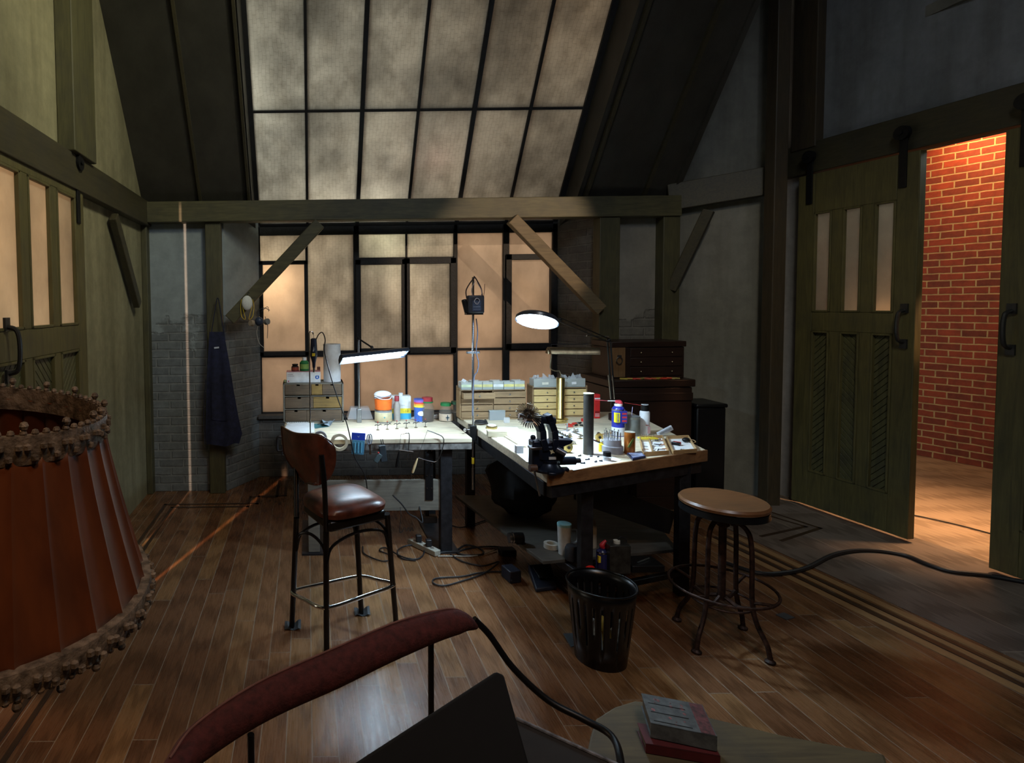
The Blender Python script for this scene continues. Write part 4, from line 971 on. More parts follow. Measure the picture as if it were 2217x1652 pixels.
# tube lamp
TW = emis('tube_light', (.62,.82,1.0), 48)
a = P(742,783,d=3.72); b = P(878,768,d=3.84); cc_ = (a+b)/2
t = thing('tube_lamp', 'glowing tube desk lamp on a jointed arm above the left bench', 'lamp', (cc_.x, cc_.y, 0)); org = Vector((cc_.x,cc_.y,0)); a2 = a-org; b2 = b-org; dr = (b2-a2).normalized()
perp = Vector((dr.y,-dr.x,0)).normalized()      # towards the camera
mb = MB(); Lh = (b2-a2).length
Rm = Matrix((dr, -perp, Vector((0,0,1)))).transposed()
sec = [(-.050,-.008),(-.045,.020),(-.020,.034),(.015,.034),(.040,.018),(.045,-.002)]   # (toward back, up)
sec2 = [(x*.92,z-.004) for x,z in sec]
def hood(mb, x0, x1):
    n_ = len(sec); vs_ = []
    for x in (x0,x1):
        for ss in (sec, sec2): vs_ += [Vector((x,-yy,zz)) for yy,zz in ss]
    fs = []
    for i in range(n_-1):
        fs += [(i,i+1,2*n_+i+1,2*n_+i),(n_+i,3*n_+i,3*n_+i+1,n_+i+1),(i,n_+i,n_+i+1,i+1),(2*n_+i,2*n_+i+1,3*n_+i+1,3*n_+i)]
    fs += [(0,2*n_,3*n_,n_),(n_-1,2*n_-1,4*n_-1,3*n_-1)]
    M = Matrix.Translation((a2+b2)/2+Vector((0,0,.012))) @ Rm.to_4x4() @ Matrix.Rotation(math.radians(-30),4,'X')
    mb.add(vs_, fs, M); return M
M = hood(mb, -Lh/2-.01, Lh/2+.01); mb.build('hood', colm(.03,.04,.06,.35), t)
for sx_ in (-1,1):
    MB().prism([(yy,zz) for yy,zz in sec],-.003,.003, M @ Matrix.Translation((sx_*(Lh/2+.01),0,0)) @ Matrix(((0,0,1,0),(-1,0,0,0),(0,1,0,0),(0,0,0,1)))).build('end_cap', colm(.03,.04,.06,.35), t, smooth=False)
for off in (-.014,.014):
    q1 = M @ Vector((-Lh/2+.01,off,.002)); q2 = M @ Vector((Lh/2-.01,off,.002)); MB().tube([q1,q2],.0125,12,smooth=False).build('fluorescent_tube', TW, t)
MB().bb(-.012,.012,-.01,.01,0,0)
ap = [P(800,772,d=3.80)-org, P(805,752,d=3.95)-org, P(776,733,d=4.12)-org, P(773,800,d=4.14)-org]
MB().tube(ap[1:3],.006,8,smooth=False).build('arm', DARKST, t); MB().tube([ap[0],ap[1]],.006,8,smooth=False).build('arm', DARKST, t)
MB().tube([ap[2],(ap[2].x,ap[2].y,ZT1+.05)],.007,8,smooth=False).build('arm', STEEL, t)
MB().ball(ap[1],.012,10).build('joint', DARKST, t); MB().ball(ap[2],.012,10).build('joint', DARKST, t)
MB().bb(ap[2].x-.017,ap[2].x+.017,ap[2].y-.015,ap[2].y+.015,Z1,ZT1+.10).build('base', colm(.3,.32,.34,.35,.8), t, bev=.004)
lo = M @ Vector((0,0,-.02)); lo += org
L_ = lamp('AREA','tube_lamp_light', lo, 4.0, (.66,.84,1.0), lo+(M.to_3x3() @ Vector((0,0,-1))), .36, .05, spread=170)
L_.rotation_euler = (0,0,math.atan2(dr.y,dr.x)); L_.location = lo+Vector((0,0,-.02))
# glass dish
p, s, r = at(752, 808, 908, Z1); t = thing('glass_dish', 'upturned clear glass baking dish on the left bench beside the drawer unit', 'dish', (p.x,p.y+.05,Z1)); h = 25*s
GL = clearish('clear_glass', (.75,.78,.8), .35, .06)
mb = MB(); mb.prism([(-r,-.06),(r,-.06),(r,.06),(-r,.06)],0,.006); mb.add([(-r,-.06,.006),(r,-.06,.006),(r,.06,.006),(-r,.06,.006),(-r*.72,-.04,h),(r*.72,-.04,h),(r*.72,.04,h),(-r*.72,.04,h)],[(0,1,5,4),(1,2,6,5),(2,3,7,6),(3,0,4,7),(4,5,6,7)])
mb.build('dish', GL, t, bev=.004, smooth=False)
# jar, orange tub with folded mask
t, r, hb, s = can('glass_jar','squat clear jar with a tan paper label, under the orange tub','jar',808,845,880,908,Z1,GL,prof=[(.95,0),(1,.06),(1,.9),(.95,1)],bands=[(.12,.88,colm(.55,.48,.30))],cap=(1.0,.08,STEEL,'lid'))
jc = t.location.copy(); jh = 28*s
MB().ball((0,-r*1.02,hb*.5),.006,10,(1,.1,1)).build('label_mark', colm(.1,.3,.35), t)
t = thing('orange_tub', 'orange tub standing on the squat jar, with a white mask on it', 'tub', (jc.x,jc.y,Z1+jh+.001)); r2 = 19*s; h2 = 22*s
MB().lathe([(.01,0),(r2*.92,0),(r2,h2),(.01,h2)],28).build('body', colm(.85,.16,.02), t)
tz = Z1+jh+h2+.002
t = thing('dust_mask', 'white cup mask with grey straps lying on the orange tub', 'mask', (jc.x-.004,jc.y,tz))
MB().ball((0,0,.028),.055,20,(1.15,.8,.50)).build('shell', simple('mask_white', (.75,.77,.8), .9, 0, .05, 60, .1), t)
MB().tube([(.06*math.cos(i*PI/8),.045*math.sin(i*PI/8),.016+.012*math.cos(i*PI/8)) for i in range(16)],.003,6,closed=True).build('rim', colm(.3,.35,.42), t)
MB().tube([(-.06,-.02,.02),(-.02,-.055,.004),(.04,-.05,.002),(.065,-.01,.018)],.0035,6).build('strap', colm(.6,.62,.66), t)
# yellow white and blue tin
t, r, h, s = boxy('solvent_tin','rectangular tin, white above with a yellow and a blue band, on the left bench','tin',849,890,857,908,Z1,colm(.80,.84,.82),.07,0)
MB().bb(-r-.0006,r+.0006,-.0356,.0356,h*.26,h*.47).build('yellow_band', colm(.85,.72,.05), t); MB().bb(-r-.0006,r+.0006,-.0356,.0356,.002,h*.26).build('blue_band', colm(.05,.42,.68), t)
MB().lathe([(.016,h),(.016,h+.018),(.013,h+.020),(.003,h+.020)],20).build('cap', WHT, t)
text('number_mark','12',.024,colm(.02,.02,.03),t,(r*.55,-.0362,h*.36)); text('printed_name','KLEAN',.016,colm(.45,.48,.5),t,(0,-.0362,h*.60))
# paint tub with coloured rim
t, r, hb, s = can('plastic_tub','blue tub with red and yellow stripes, right of the yellow and blue tin','tub',884,906,852,898,Z1,colm(.05,.15,.55),prof=[(.9,0),(1,1)],bands=[(.90,1.0,colm(.30,.12,.55)),(.82,.90,colm(.75,.08,.06)),(.74,.82,colm(.85,.45,.05)),(.66,.74,colm(.85,.72,.08))],cap=(1.03,.04,colm(.05,.1,.4),'lid'))
MB().ball((r*.2,-r*.98,hb*.38),.020,18,(1.3,.12,.9)).build('oval_label', WHT, t)
t, r, hb, s = can('bottle','bottle with a dull red cap, behind the orange tub','bottle',844,858,848,900,Z1,colm(.35,.33,.3),prof=[(1,0),(1,.8),(.5,1)],cap=(.7,.2,colm(.3,.04,.05)))
JG = clearish('jar_glass', (.45,.42,.34), .22, .05)
JP = [(.90,0),(1,.06),(1,.55),(.95,.72),(.70,.92),(.70,1)]
def jar(label, xl, xr, yt, yb, lidm, fill, extra=None):
    t, r, hb, s = can('jar', label, 'jar', xl, xr, yt, yb, Z1, JG, prof=JP, cap=(.78,.16,lidm,'lid'))
    MB().lathe([(.005,.003),(r*.88,.003),(r*.95,hb*.5),(r*.93,hb*.55),(.005,hb*.55)],24).build('contents', fill, t); return t, r, hb
t, r, hb = jar('wide round jar with a red and green lid and dark liquid, on the left bench',905,934,855,906,colm(.35,.03,.04),colm(.04,.02,.03))
MB().lathe([(r*.80,hb*.93),(r*.84,hb*.94),(r*.84,hb*.99),(r*.80,hb*1.0)],24,caps=False).build('green_ring', GRN, t)
t, r, hb = jar('dark jar with a green lid and a cream label marked by a dark cross',937,965,861,899,GRN,colm(.01,.01,.02))
MB().lathe([(r*1.01,hb*.05),(r*1.02,hb*.06),(r*1.02,hb*.50),(r*1.01,hb*.51)],24,caps=False).build('label_band', colm(.62,.50,.38), t)
MB().bb(-.003,.003,-r*1.05,-r*.98,hb*.10,hb*.46).build('cross_mark', colm(.03,.08,.12), t); MB().bb(-.012,.012,-r*1.05,-r*.97,hb*.25,hb*.32).build('cross_mark', colm(.03,.08,.12), t)
jar('dark jar with a green lid, behind the jar with the cream label',952,972,853,892,colm(.03,.10,.05),colm(.01,.01,.015))
# filler bottle
t, r, hb, s = can('filler_bottle','white bottle with a dark printed band and red nozzle, left of the first oak cabinet','bottle',978,995,857,899,Z1,WHT,prof=[(1,0),(1,.94),(.9,1)],bands=[(.55,.92,colm(.06,.03,.05)),(.06,.16,colm(.5,.05,.1))],cap=(.25,.22,RDM,'nozzle'))
text('printed_name','3-IN-ONE',.0075,WHT,t,(0,-r*1.04,hb*.74)); text('printed_mark','3',.016,colm(.05,.1,.15),t,(0,-r*1.04,hb*.34))
t, r, h, s = boxy('plastic_tray','small ribbed white tray before the jars','tray',931,974,899,906,Z1,colm(.7,.75,.8),.03)
for k in range(7): MB().box((-r+.008+k*(2*r-.016)/6,0,h+.002),(.003,.02,.004)).build('rib', colm(.6,.65,.72), t)
p = P(905,906,z=Z1); mb = MB(); random.seed(9); mb.grid(lambda u,v: ((u-.5)*.12,(v-.5)*.07,.004+.016*math.sin(PI*u)*math.sin(PI*v)*(1+.5*math.sin(9*u+4*v))),14,10,th=(0,0,.002)); one('cloth', mb, simple('white_cloth',(.8,.82,.85),.95), 'crumpled white cloth between the tin and the ribbed tray', 'cloth', p)
# row of six small helping clamps on thin stands
g = 'row of six small clamps'
for i in range(6):
    px = 818+i*20.6; p = P(px,931-i*1.3,z=Z1)
    t = thing('jeweller_clamp', ['leftmost','second from left','third from left','fourth from left','fifth from left','rightmost'][i]+' of the six small dark clamps in a row on the left bench', 'clamp', p, .1*math.sin(i*2.1), g)
    MB().lathe([(.003,0),(.011,.0),(.011,.003),(.003,.004)],14).build('foot', BRASSD, t)
    MB().cyl((0,0,.003),(0,0,.05),.0017,8).build('stem', DARKST, t)
    MB().tube([(-.020,0,.030),(-.010,0,.036),(.004,0,.032),(.018,0,.040),(.024,0,.034)],.0026,6).build('jaw', DARKST, t)
    MB().ball((0,0,.054),.0042,8).build('knob', RDM, t)
# clamp hanging at the left end
p = P(606,960,d=3.58); t = thing('bench_clamp', 'dark clamp gripping the left end of the left bench', 'clamp', p)
MB().tube([(.03,0,.035),(-.01,0,.04),(-.018,0,0),(-.012,0,-.045),(.025,0,-.04)],.009,8).build('frame', DARKST, t); MB().cyl((.012,0,-.075),(.012,0,-.01),.005,8).cyl((-.004,0,-.075),(.028,0,-.075),.003,6).build('screw', DARKST, t)
# things hanging on the front edge of the left bench
yf = 3.582
def hang(px, py): q = P(px,py,d=yf); return Vector((q.x, yf, q.z))
def ring(name, label, px, py, ro, ri, m, cat='tape'):
    c_ = hang(px,py); s = yf/F; t = thing(name, label, cat, c_)
    prof = [(ri*s,-.012),(ro*s,-.012),(ro*s,.012),(ri*s,.012),(ri*s,-.012)]
    MB().lathe(prof, 40, Matrix.Rotation(PI/2,4,'X'), caps=False).build('roll', m, t); return t
ring('tape_roll','beige roll of masking tape hanging on the front edge of the left bench',735,957,19,13,colm(.70,.64,.48,.7))
ring('tape_roll','grey tape roll hanging just behind the bar stool back',693,948,15,10,colm(.25,.26,.28,.4))
c_ = hang(776,945); t = thing('packet', 'blue card packet with small clear tools inside, hanging on the bench edge', 'packet', c_, 0)
MB().box((0,0,.0),(.085,.004,.045),(0,.08,0)).build('header_card', colm(.02,.06,.5), t, bev=.001)
MB().box((-.003,-.002,-.068),(.078,.010,.09),(0,.08,0)).build('clear_bag', clearish('blue_bag',(.10,.35,.55),.55,.2), t, bev=.003)
for k in range(3): MB().cyl((-.025+k*.02,-.010,-.10),(-.022+k*.02,-.010,-.035),.0045,8).build('tool_insert', colm(.15,.45,.62), t)
MB().tube([(-.006,-.0035,.004),(0,-.0035,-.003),(.006,-.0035,.004)],.001,5).build('card_mark', WHT, t)
c_ = hang(800,955); t = thing('scissors', 'grey handled scissors hanging beside the blue packet', 'scissors', c_)
for sx_, nm in ((-1,'handle'),(1,'handle')): MB().tube([(sx_*.006+.010*math.cos(k*PI/5),.004*sx_,.012+.030*math.sin(k*PI/5)) for k in range(10)],.0035,6,closed=True).build(nm, colm(.25,.28,.34), t)
MB().bar((-.004,0,-.018),(.008,0,-.085),.003,.008,up=(1,0,0)).build('blade', STEEL, t); MB().bar((.006,.004,-.018),(.002,.004,-.085),.003,.008,up=(1,0,0)).build('blade', STEEL, t)
c_ = hang(829,980); t = thing('tool_holder', 'black holder with steel bits, hanging right of the scissors', 'tool holder', c_, .1)
MB().box((0,0,-.005),(.042,.022,.105),(0,-.12,0)).build('body', colm(.03,.04,.05,.4), t, bev=.004)
for k in (-1,1): MB().cyl((k*.006,0,.045),(k*.006-.008,0,.085),.0028,8).build('bit', STEEL, t)
MB().box((-.035,-.012,-.03),(.03,.02,.06),(0,.6,0)).build('side_pouch', colm(.06,.09,.10), t, bev=.004); MB().ball((-.032,-.016,.004),.006,8).build('red_button', RDM, t)
def coping(label, pts, hx, wood_m, hl):
    o_ = hang(*pts[0]); t = thing('coping_saw', label, 'saw', o_)
    MB().tube([hang(*p)-o_ for p in pts],.0032,8).build('frame', STEEL, t)
    a = hang(*hx[0])-o_; b = hang(*hx[1])-o_
    MB().tube([a, a.lerp(b,.15), a.lerp(b,.5), a.lerp(b,.85), b],[.004,.0055,.0085,.0085,.006],12).build('handle', wood_m, t)
    MB().tube([a,hang(*hx[2])-o_],.001,4,smooth=False).build('blade', DARKST, t)
coping('coping saw with a pale wood handle hanging from the bench edge, right of the others',[(925,932),(942,938),(960,949),(957,975),(946,998),(930,998),(906,991)],((904,992),(893,1024),(925,933)),colm(.72,.55,.30,.5),0)
coping('small saw frame with a black handle, left of the pale handled saw',[(868,940),(880,938),(886,942),(884,975),(882,998),(884,978),(895,978),(864,974)],((864,978),(858,1012),(868,940)),BLACK,0)
# --- small oak cabinets on the right bench
def cabinet(label, xl, xr, yt, yb, rows, wood_m, opened=None, d_=None):
    p, s, r = at(xl,xr,yb,Z2)
    if d_: p = P((xl+xr)/2,yb,d=d_); s = d_/F; r = (xr-xl)/2*s
    h = (yb-yt)*s; dp = .10
    t = thing('parts_cabinet', label, 'cabinet', (p.x,p.y,Z2)); b = .009
    mb = MB().bb(-r,-r+b,0,dp,0,h+.012).bb(r-b,r,0,dp,0,h+.012).bb(-r,r,0,dp,0,b).bb(-r,r,0,dp,h-b*.7,h).bb(-r,r,dp-.005,dp,0,h+.02).bb(-.003,.003,.003,dp,0,h)
    for k in range(1,rows): mb.bb(-r,r,.003,dp,b+(h-2*b)*k/rows-.0015,b+(h-2*b)*k/rows+.0015)
    mb.build('carcass', OAKB, t, bev=.0015)
    for k in range(rows):
        for c_ in (0,1):
            xa, xb = ((-r+b+.001,-.004) if c_ == 0 else (.004,r-b-.001)); za = b+(h-2*b)*k/rows+.003; zb = b+(h-2*b)*(k+1)/rows-.003
            pull = .055 if opened == (k,c_) else 0
            mb = MB().bb(xa,xb,-.004-pull,.002-pull,za,zb)
            mb.bb(xa+.003,xb-.003,0-pull,.085-pull,za,za+.002).bb(xa+.002,xa+.005,0-pull,.085-pull,za,zb-.002).bb(xb-.005,xb-.002,0-pull,.085-pull,za,zb-.002)
            if pull:
                for q in (.33,.66): mb.bb(xa+(xb-xa)*q,xa+(xb-xa)*q+.002,-pull,.085-pull,za,zb-.002)
            dr_ = mb.build('drawer', wood_m, t, bev=.001)
            MB().lathe([(.002,0),(.003,.004),(.0055,.008),(.005,.012),(.001,.013)],12,Matrix.Translation(((xa+xb)/2,-.004-pull,(za+zb)/2)) @ Matrix.Rotation(PI/2,4,'X')).build('knob', STEEL, dr_)
    return t, p, r, h, s
t, pA, rA, hA, sA = cabinet('small oak parts cabinet with one drawer pulled out, left of the brass lamp', 995, 1140, 843, 908, 4, OAKB, (3,0))
t, pB, rB, hB, sB = cabinet('small yellow oak parts cabinet directly behind the brass lamp', 1152, 1272, 838, 903, 4, OAKD)
CLB = clearish('clear_bin', (.62,.66,.62), .45, .2)
LBY = colm(.68,.62,.25,.7)
g = 'clear label bins on the left oak cabinet'
names = ['leftmost clear bin, paper sticking out','second clear bin from the left, yellow label','third clear bin from the left, yellow label','fourth clear bin from the left, white label and red strip','fifth clear bin from the left, tall yellow label','rightmost clear bin with yellow label, at the cabinet end']
for i in range(6):
    w = 2*rA/6.25; x = -rA+.010+w*(i+.5); zb_ = Z2+hA+.001
    t = thing('label_bin', names[i]+', on the left oak cabinet' if i != 5 else 'rightmost clear bin with a yellow label on the left oak cabinet', 'bin', (pA.x+x, pA.y+.045, zb_), 0, g)
    hw = w/2-.0015; hh = .052+.006*(i%2)
    mb = MB().bb(-hw,hw,-.04,.04,0,.002).bb(-hw,hw,-.04,-.0385,0,hh).bb(-hw,hw,.0385,.04,0,hh).bb(-hw,-hw+.0015,-.04,.04,0,hh).bb(hw-.0015,hw,-.04,.04,0,hh)
    mb.build('bin_box', CLB, t)
    MB().bb(-hw+.001,hw-.001,-.0415,-.0402,.018,.036).build('label', [colm(.6,.68,.45,.7),LBY,LBY,colm(.75,.75,.72,.7),colm(.72,.64,.22,.7),LBY][i], t)
    for k in range(2): MB().bb(-hw*.7,hw*(.6-.3*k),-.0422,-.0414,.029-.006*k,.030-.006*k).build('label_line', colm(.25,.25,.2), t)
    MB().ball((0,0,.016),.012,10,(1,1.8,.7)).build('contents', [colm(.2,.25,.25),colm(.25,.2,.15),colm(.55,.57,.58),colm(.5,.1,.1),colm(.22,.24,.2),colm(.2,.2,.2)][i], t)
    if i == 0: MB().box((-.012,-.02,.062),(.03,.002,.02),(.4,.5,.2)).build('paper_slip', PAPER, t)
g = 'clear parts boxes with bags'
BAGM = clearish('bag_film', (.75,.78,.80), .42, .15)
for i, (lab, x, wd_) in enumerate((('clear box of plastic bags with a cream label, left of the brass lamp',-.5,.88),('clear box full of plastic bags with a white tag, right of the brass lamp tube',.48,.90))):
    t = thing('parts_box', lab, 'box', (pB.x+rB*x, pB.y+.045, Z2+hB+.001), 0, g); hw = rB*wd_/2; hh = .060
    MB().bb(-hw,hw,-.04,.04,0,.002).bb(-hw,hw,-.04,-.0385,0,hh).bb(-hw,hw,.0385,.04,0,hh).bb(-hw,-hw+.0015,-.04,.04,0,hh).bb(hw-.0015,hw,-.04,.04,0,hh).build('box_shell', CLB, t)
    random.seed(30+i)
    for k in range(3):
        mb = MB(); cx_ = -hw*.6+hw*.6*k; ph = random.random()*6
        mb.ball((cx_,0,.042),.026,12,(1,1.1,1.5 if k != 1 else 1.1),fn=lambda a,q,ph=ph: 1+.28*math.sin(4*a+3*q+ph)+.2*math.sin(7*q+ph))
        mb.build('plastic_bag', BAGM, t, smooth=False)
    mb = MB(); mb.add([(-.02,-.03,.05),(.03,-.03,.055),(.0+.012*(i*2-1),-.01,.10),(.02,.0,.05)],[(0,1,2),(1,3,2),(0,2,3)]); mb.build('bag_corner', BAGM, t, smooth=False)
    MB().box((-.005+.012*i,-.0415,.028),(.045 if i == 0 else .032,.0015,.018),(0,-.05,0)).build('label', colm(.72,.70,.60,.7) if i == 0 else PAPER, t)
# --- brass banker lamp
p = P(1209,906,z=Z2); p.y -= .02; t = thing('brass_lamp', 'unlit brass lamp with half round shade and thick tube, before the yellow oak cabinet', 'lamp', (p.x,p.y-.01,Z2)); s = p.y/F
H_ = 90*s
MB().lathe([(.004,0),(.050,0),(.050,.006),(.028,.010),(.0265,.012),(.0265,H_),(.0245,H_+.003),(.006,H_+.004)],32).build('tube_body', BRASS, t)
zs_ = P(1238,760,d=p.y).z-Z2; xa = P(1186,760,d=p.y).x-p.x; xb = P(1288,760,d=p.y).x-p.x
MB().tube([(0,0,H_+.003),(.0,0,H_+.03),(-.012,0,H_+.055)],.004,8).build('stem', BRASSD, t)
MB().tube([(-.012,0,H_+.05),(-.04,0,H_+.052),(-.068,0,H_+.066),(-.070,0,H_+.10),(-.062,0,zs_-.01)],.0042,8).build('arm', BRASSD, t)
mb = MB(); n_ = 14; vs_ = []
for x in (xa, xb):
    for R_2 in (.045,.043):
        vs_ += [(x, R_2*math.cos(PI*k/n_), zs_-.016+R_2*math.sin(PI*k/n_)) for k in range(n_+1)]
m_ = n_+1; fs = []
for k in range(n_): fs += [(k,k+1,2*m_+k+1,2*m_+k),(m_+k,3*m_+k,3*m_+k+1,m_+k+1),(k,m_+k,m_+k+1,k+1),(2*m_+k,2*m_+k+1,3*m_+k+1,3*m_+k)]
fs += [(0,2*m_,3*m_,m_),(n_,m_+n_,3*m_+n_,2*m_+n_)]
mb.add(vs_, fs); mb.build('shade', BRASSD, t).rotation_euler.z = -.35
MB().prism([(.045*math.cos(PI*k/n_),.045*math.sin(PI*k/n_)) for k in range(n_+1)],-.0015,.0015,Matrix.Translation((xa,0,zs_-.016)) @ Matrix(((0,0,1,0),(1,0,0,0),(0,1,0,0),(0,0,0,1)))).build('shade_end', BRASSD, t, smooth=False)
MB().cyl((xa+.02,0,zs_+.048),(xb-.05,0,zs_+.048),.003,8).cyl((xa+.02,0,zs_+.03),(xa+.02,0,zs_+.05),.0025,6).build('top_rod', DARKST, t)
# --- dark cylinder
t, r, hb, s = can('metal_cylinder','tall dark grey metal cylinder standing upright in the middle of the right bench','cylinder',1268,1289,852,986,Z2,simple('gunmetal',(.06,.055,.05),.4,.5),prof=[(1,0),(1,1)])
MB().lathe([(.002,hb),(r*1.04,hb),(r*1.04,hb+.004),(.002,hb+.005)],28).build('cap', colm(.5,.52,.38), t)
# --- red box
t, r, h, s = boxy('tall_box','tall red box with white print, between the dark cylinder and the lamp base','box',1287,1299,853,906,Z2,colm(.55,.02,.02),.04)
for k in range(5): MB().bb(-r*.8,r*.8,-.0208,-.0198,h*(.08+.05*k),h*(.10+.05*k)).build('print_line', colm(.7,.6,.6) if k < 3 else BLACK, t)
MB().bb(-r,r,-.0208,-.0198,h*.80,h*.85).build('white_stripe', WHT, t)
MB().cyl((-.035,-.02,.0),(-.035,-.02,.022),.012,14).build
one('red_cap', MB().lathe([(.003,0),(.012,0),(.012,.018),(.003,.02)],18), RDM, 'small round red cap left of the tall red box', 'cap', P(1262,912,z=Z2))
# --- ring lamp on spring arm
hd = P(1162,697,d=3.15); j1 = P(1212,692,d=3.22); j2 = P(1318,737,d=3.72); j3 = P(1328,872,d=3.86); bs_ = P(1324,908,z=Z2)
org = Vector((bs_.x,3.88,Z2)); t = thing('magnifier_lamp', 'glowing round magnifier lamp on a black spring arm over the right bench', 'lamp', org)
RWm = emis('ring_light', (.55,.80,1.0), 30)
tl = Matrix.Translation(hd-org) @ Euler((math.radians(-17), math.radians(16), 0)).to_matrix().to_4x4()
MB().lathe([(.112,.0),(.112,.018),(.100,.030),(.06,.034),(.004,.034)],48,tl,caps=False).build('head_shell', colm(.03,.035,.05,.3), t)
MB().lathe([(.050,.004),(.106,.004)],48,tl,caps=False).build('ring_tube', RWm, t)
MB().lathe([(.003,.006),(.050,.006)],40,tl,caps=False).build('lens', RWm, t)
MB().tube([tl @ Vector((-.04,0,.034)), tl @ Vector((-.03,0,.055)), tl @ Vector((.02,0,.060)), tl @ Vector((.035,0,.034))],.003,6).build('carry_handle', STEEL, t)
up_ = Vector((0,0,.022))
for k in (0,1): MB().tube([j1-org+up_*k-up_*.5, j2-org+up_*k-up_*.5],.0045,8,smooth=False).build('upper_arm', BLACK, t)
for k in (-1,1): MB().tube([j2-org+Vector((k*.010,0,0)), j3-org+Vector((k*.010,0,0))],.0055,8,smooth=False).build('lower_arm', BLACK, t)
MB().tube([P(1270,727,d=3.55)-org, P(1317,729,d=3.72)-org],.0045,8,smooth=False).build('spring', STEEL, t)
for k in (-1,1): MB().tube([P(1321+k*4,812,d=3.79)-org, P(1326+k*4,864,d=3.84)-org],.003,8,smooth=False).build('spring', STEEL, t)
MB().tube([tl @ Vector((.11,0,.01)), j1-org],.008,8,smooth=False).build('yoke', BLACK, t)
MB().ball(j1-org,.012,10).build('joint', BLACK, t); MB().ball(j2-org,.015,10).build('joint', BLACK, t)
MB().bb(-.032,.032,-.03,.03,0,.05).build('base', BLACK, t, bev=.006); MB().cyl((.004,0,.05),(j3-org),.007,10).build('base_post', BLACK, t)
Lo = hd+(tl.to_3x3() @ Vector((0,0,-.012)))
L_ = lamp('AREA','magnifier_light', Lo, 24, (.60,.82,1.0), Lo+Vector((0,.15,-1)), .17, spread=165)
# --- light stand / rig at the bench corner
pc = P(1024,900,d=3.70); t = thing('rig_pole', 'tall chrome pole clamped at the corner between the two benches', 'pole', (pc.x,3.70,0)); o_ = Vector((pc.x,3.70,0))
zb = P(1018,1060,d=3.7).z; zt_ = P(1026,600,d=3.7).z
MB().tube([(0,0,zb),(0,0,zt_)],.0075,12,smooth=False).build('pole', STEEL, t)
MB().tube([(0,0,zb),(0,0,zb+.14)],.010,12,smooth=False).build('pole_sleeve', STEEL, t)
MB().tube([(0,0,zb+.17),(0,0,zb+.21)],.0095,12,smooth=False).build('yellow_tape', YEL, t)
MB().box((.0,0,P(1020,763,d=3.7).z),(.085,.02,.016)).build('cross_clamp', STEEL, t, bev=.003)
MB().box((.0,.015,ZT2-.03),(.045,.05,.10)).build('bench_clamp', BLACK, t, bev=.004); MB().ball((-.05,0,ZT2-.01),.013,10).cyl((-.05,0,ZT2-.01),(0,0,ZT2-.01),.005,8).build('clamp_knob', STEEL, t)
cp = [P(1031,690,d=3.68),P(1034,720,d=3.67),P(1031,760,d=3.67),P(1036,785,d=3.67),P(1033,805,d=3.68),P(1027,815,d=3.69),P(1024,850,d=3.685),P(1023,900,d=3.68)]
MB().tube([q-o_ for q in cp],.0035,8).build('cable', colm(.12,.14,.2,.4), t)
# dark respirator / camera box with straps
o_ = Vector((pc.x+.0,3.68,P(1022,680,d=3.66).z)); s = 3.66/F
t = thing('head_unit', 'dark boxy head unit with tangled straps hung on top of the chrome pole', 'headset', o_)
MB().bb(-.052,.052,-.055,.0,.004,.118).build('body', colm(.04,.045,.06,.45), t, bev=.010)
MB().bb(-.025,.028,-.0575,-.055,.02,.085).build('front_label', colm(.06,.09,.16,.5), t)
MB().bb(-.02,.024,-.059,-.0572,.044,.047).build('label_line', colm(.4,.45,.55), t); MB().bb(-.02,.024,-.059,-.0572,.030,.032).build('label_line', colm(.3,.33,.4), t)
text('label_mark','50',.016,colm(.4,.45,.55),t,(.002,-.0585,.066))
MB().bb(-.06,.045,-.05,.0,-.004,.006).build('bottom_edge', BLACK, t); 
MB().box((-.062,-.03,.05),(.03,.03,.09),(0,-.25,0)).build('side_cup', BLACK, t, bev=.008)
for k, pts in enumerate(([(-.055,-.03,.10),(-.055,-.02,.15),(-.025,-.01,.20),(.005,-.01,.235)],[(.045,-.03,.10),(.040,-.02,.16),(.012,-.01,.22),(0,0,.24)],[(-.01,-.05,.09),(-.03,-.05,.15),(.0,-.03,.21)],[(.02,-.05,.09),(.035,-.05,.14),(.01,-.03,.20)])):
    MB().tube(pts,.004 if k < 2 else .002,6).build('strap', colm(.05,.035,.035) if k < 2 else colm(.5,.42,.45,.3), t)
MB().tube([(.05,-.02,.08),(.060,-.02,.14),(.062,-.02,.19)],.0018,6).build('wire', colm(.2,.1,.08), t)
MB().tube([(-.0,-.06,.06),(-.015,-.062,.08),(.0,-.062,.10),(.018,-.062,.085),(.004,-.062,.06)],.0022,6).build('wire', colm(.6,.58,.62,.3), t)
# --- masks hanging from the left brace
def hb(px,py,d_=4.74): return P(px,py,d=d_)
o_ = hb(535,656); t = thing('dust_mask', 'white round dust mask with yellow straps hanging on the left diagonal brace', 'mask', o_); s = o_.y/F
MB().ball((0,0,0),14*s,20,(.85,.55,1.15)).build('shell', simple('mask_shell',(.78,.80,.78),.9,0,.05,60), t)
for sx_ in (-1,1): MB().tube([(sx_*.045,0,.03),(sx_*.055,.01,-.03),(sx_*.045,-.01,-.11),(sx_*.015,-.01,-.13),(sx_*.04,0,-.03)],.0022,6).build('strap', YEL, t)
MB().tube([(0,.01,.05),(.01,.02,.09),(.02,.03,.07)],.0025,6).build('hanging_loop', BLACK, t)
o_ = hb(566,680); t = thing('respirator', 'dark half-face respirator with trailing straps, right of the white dust mask', 'mask', o_)
MB().ball((-.02,0,-.06),.035,14,(1,.8,1.1)).build('facepiece', colm(.03,.05,.10,.4), t); 
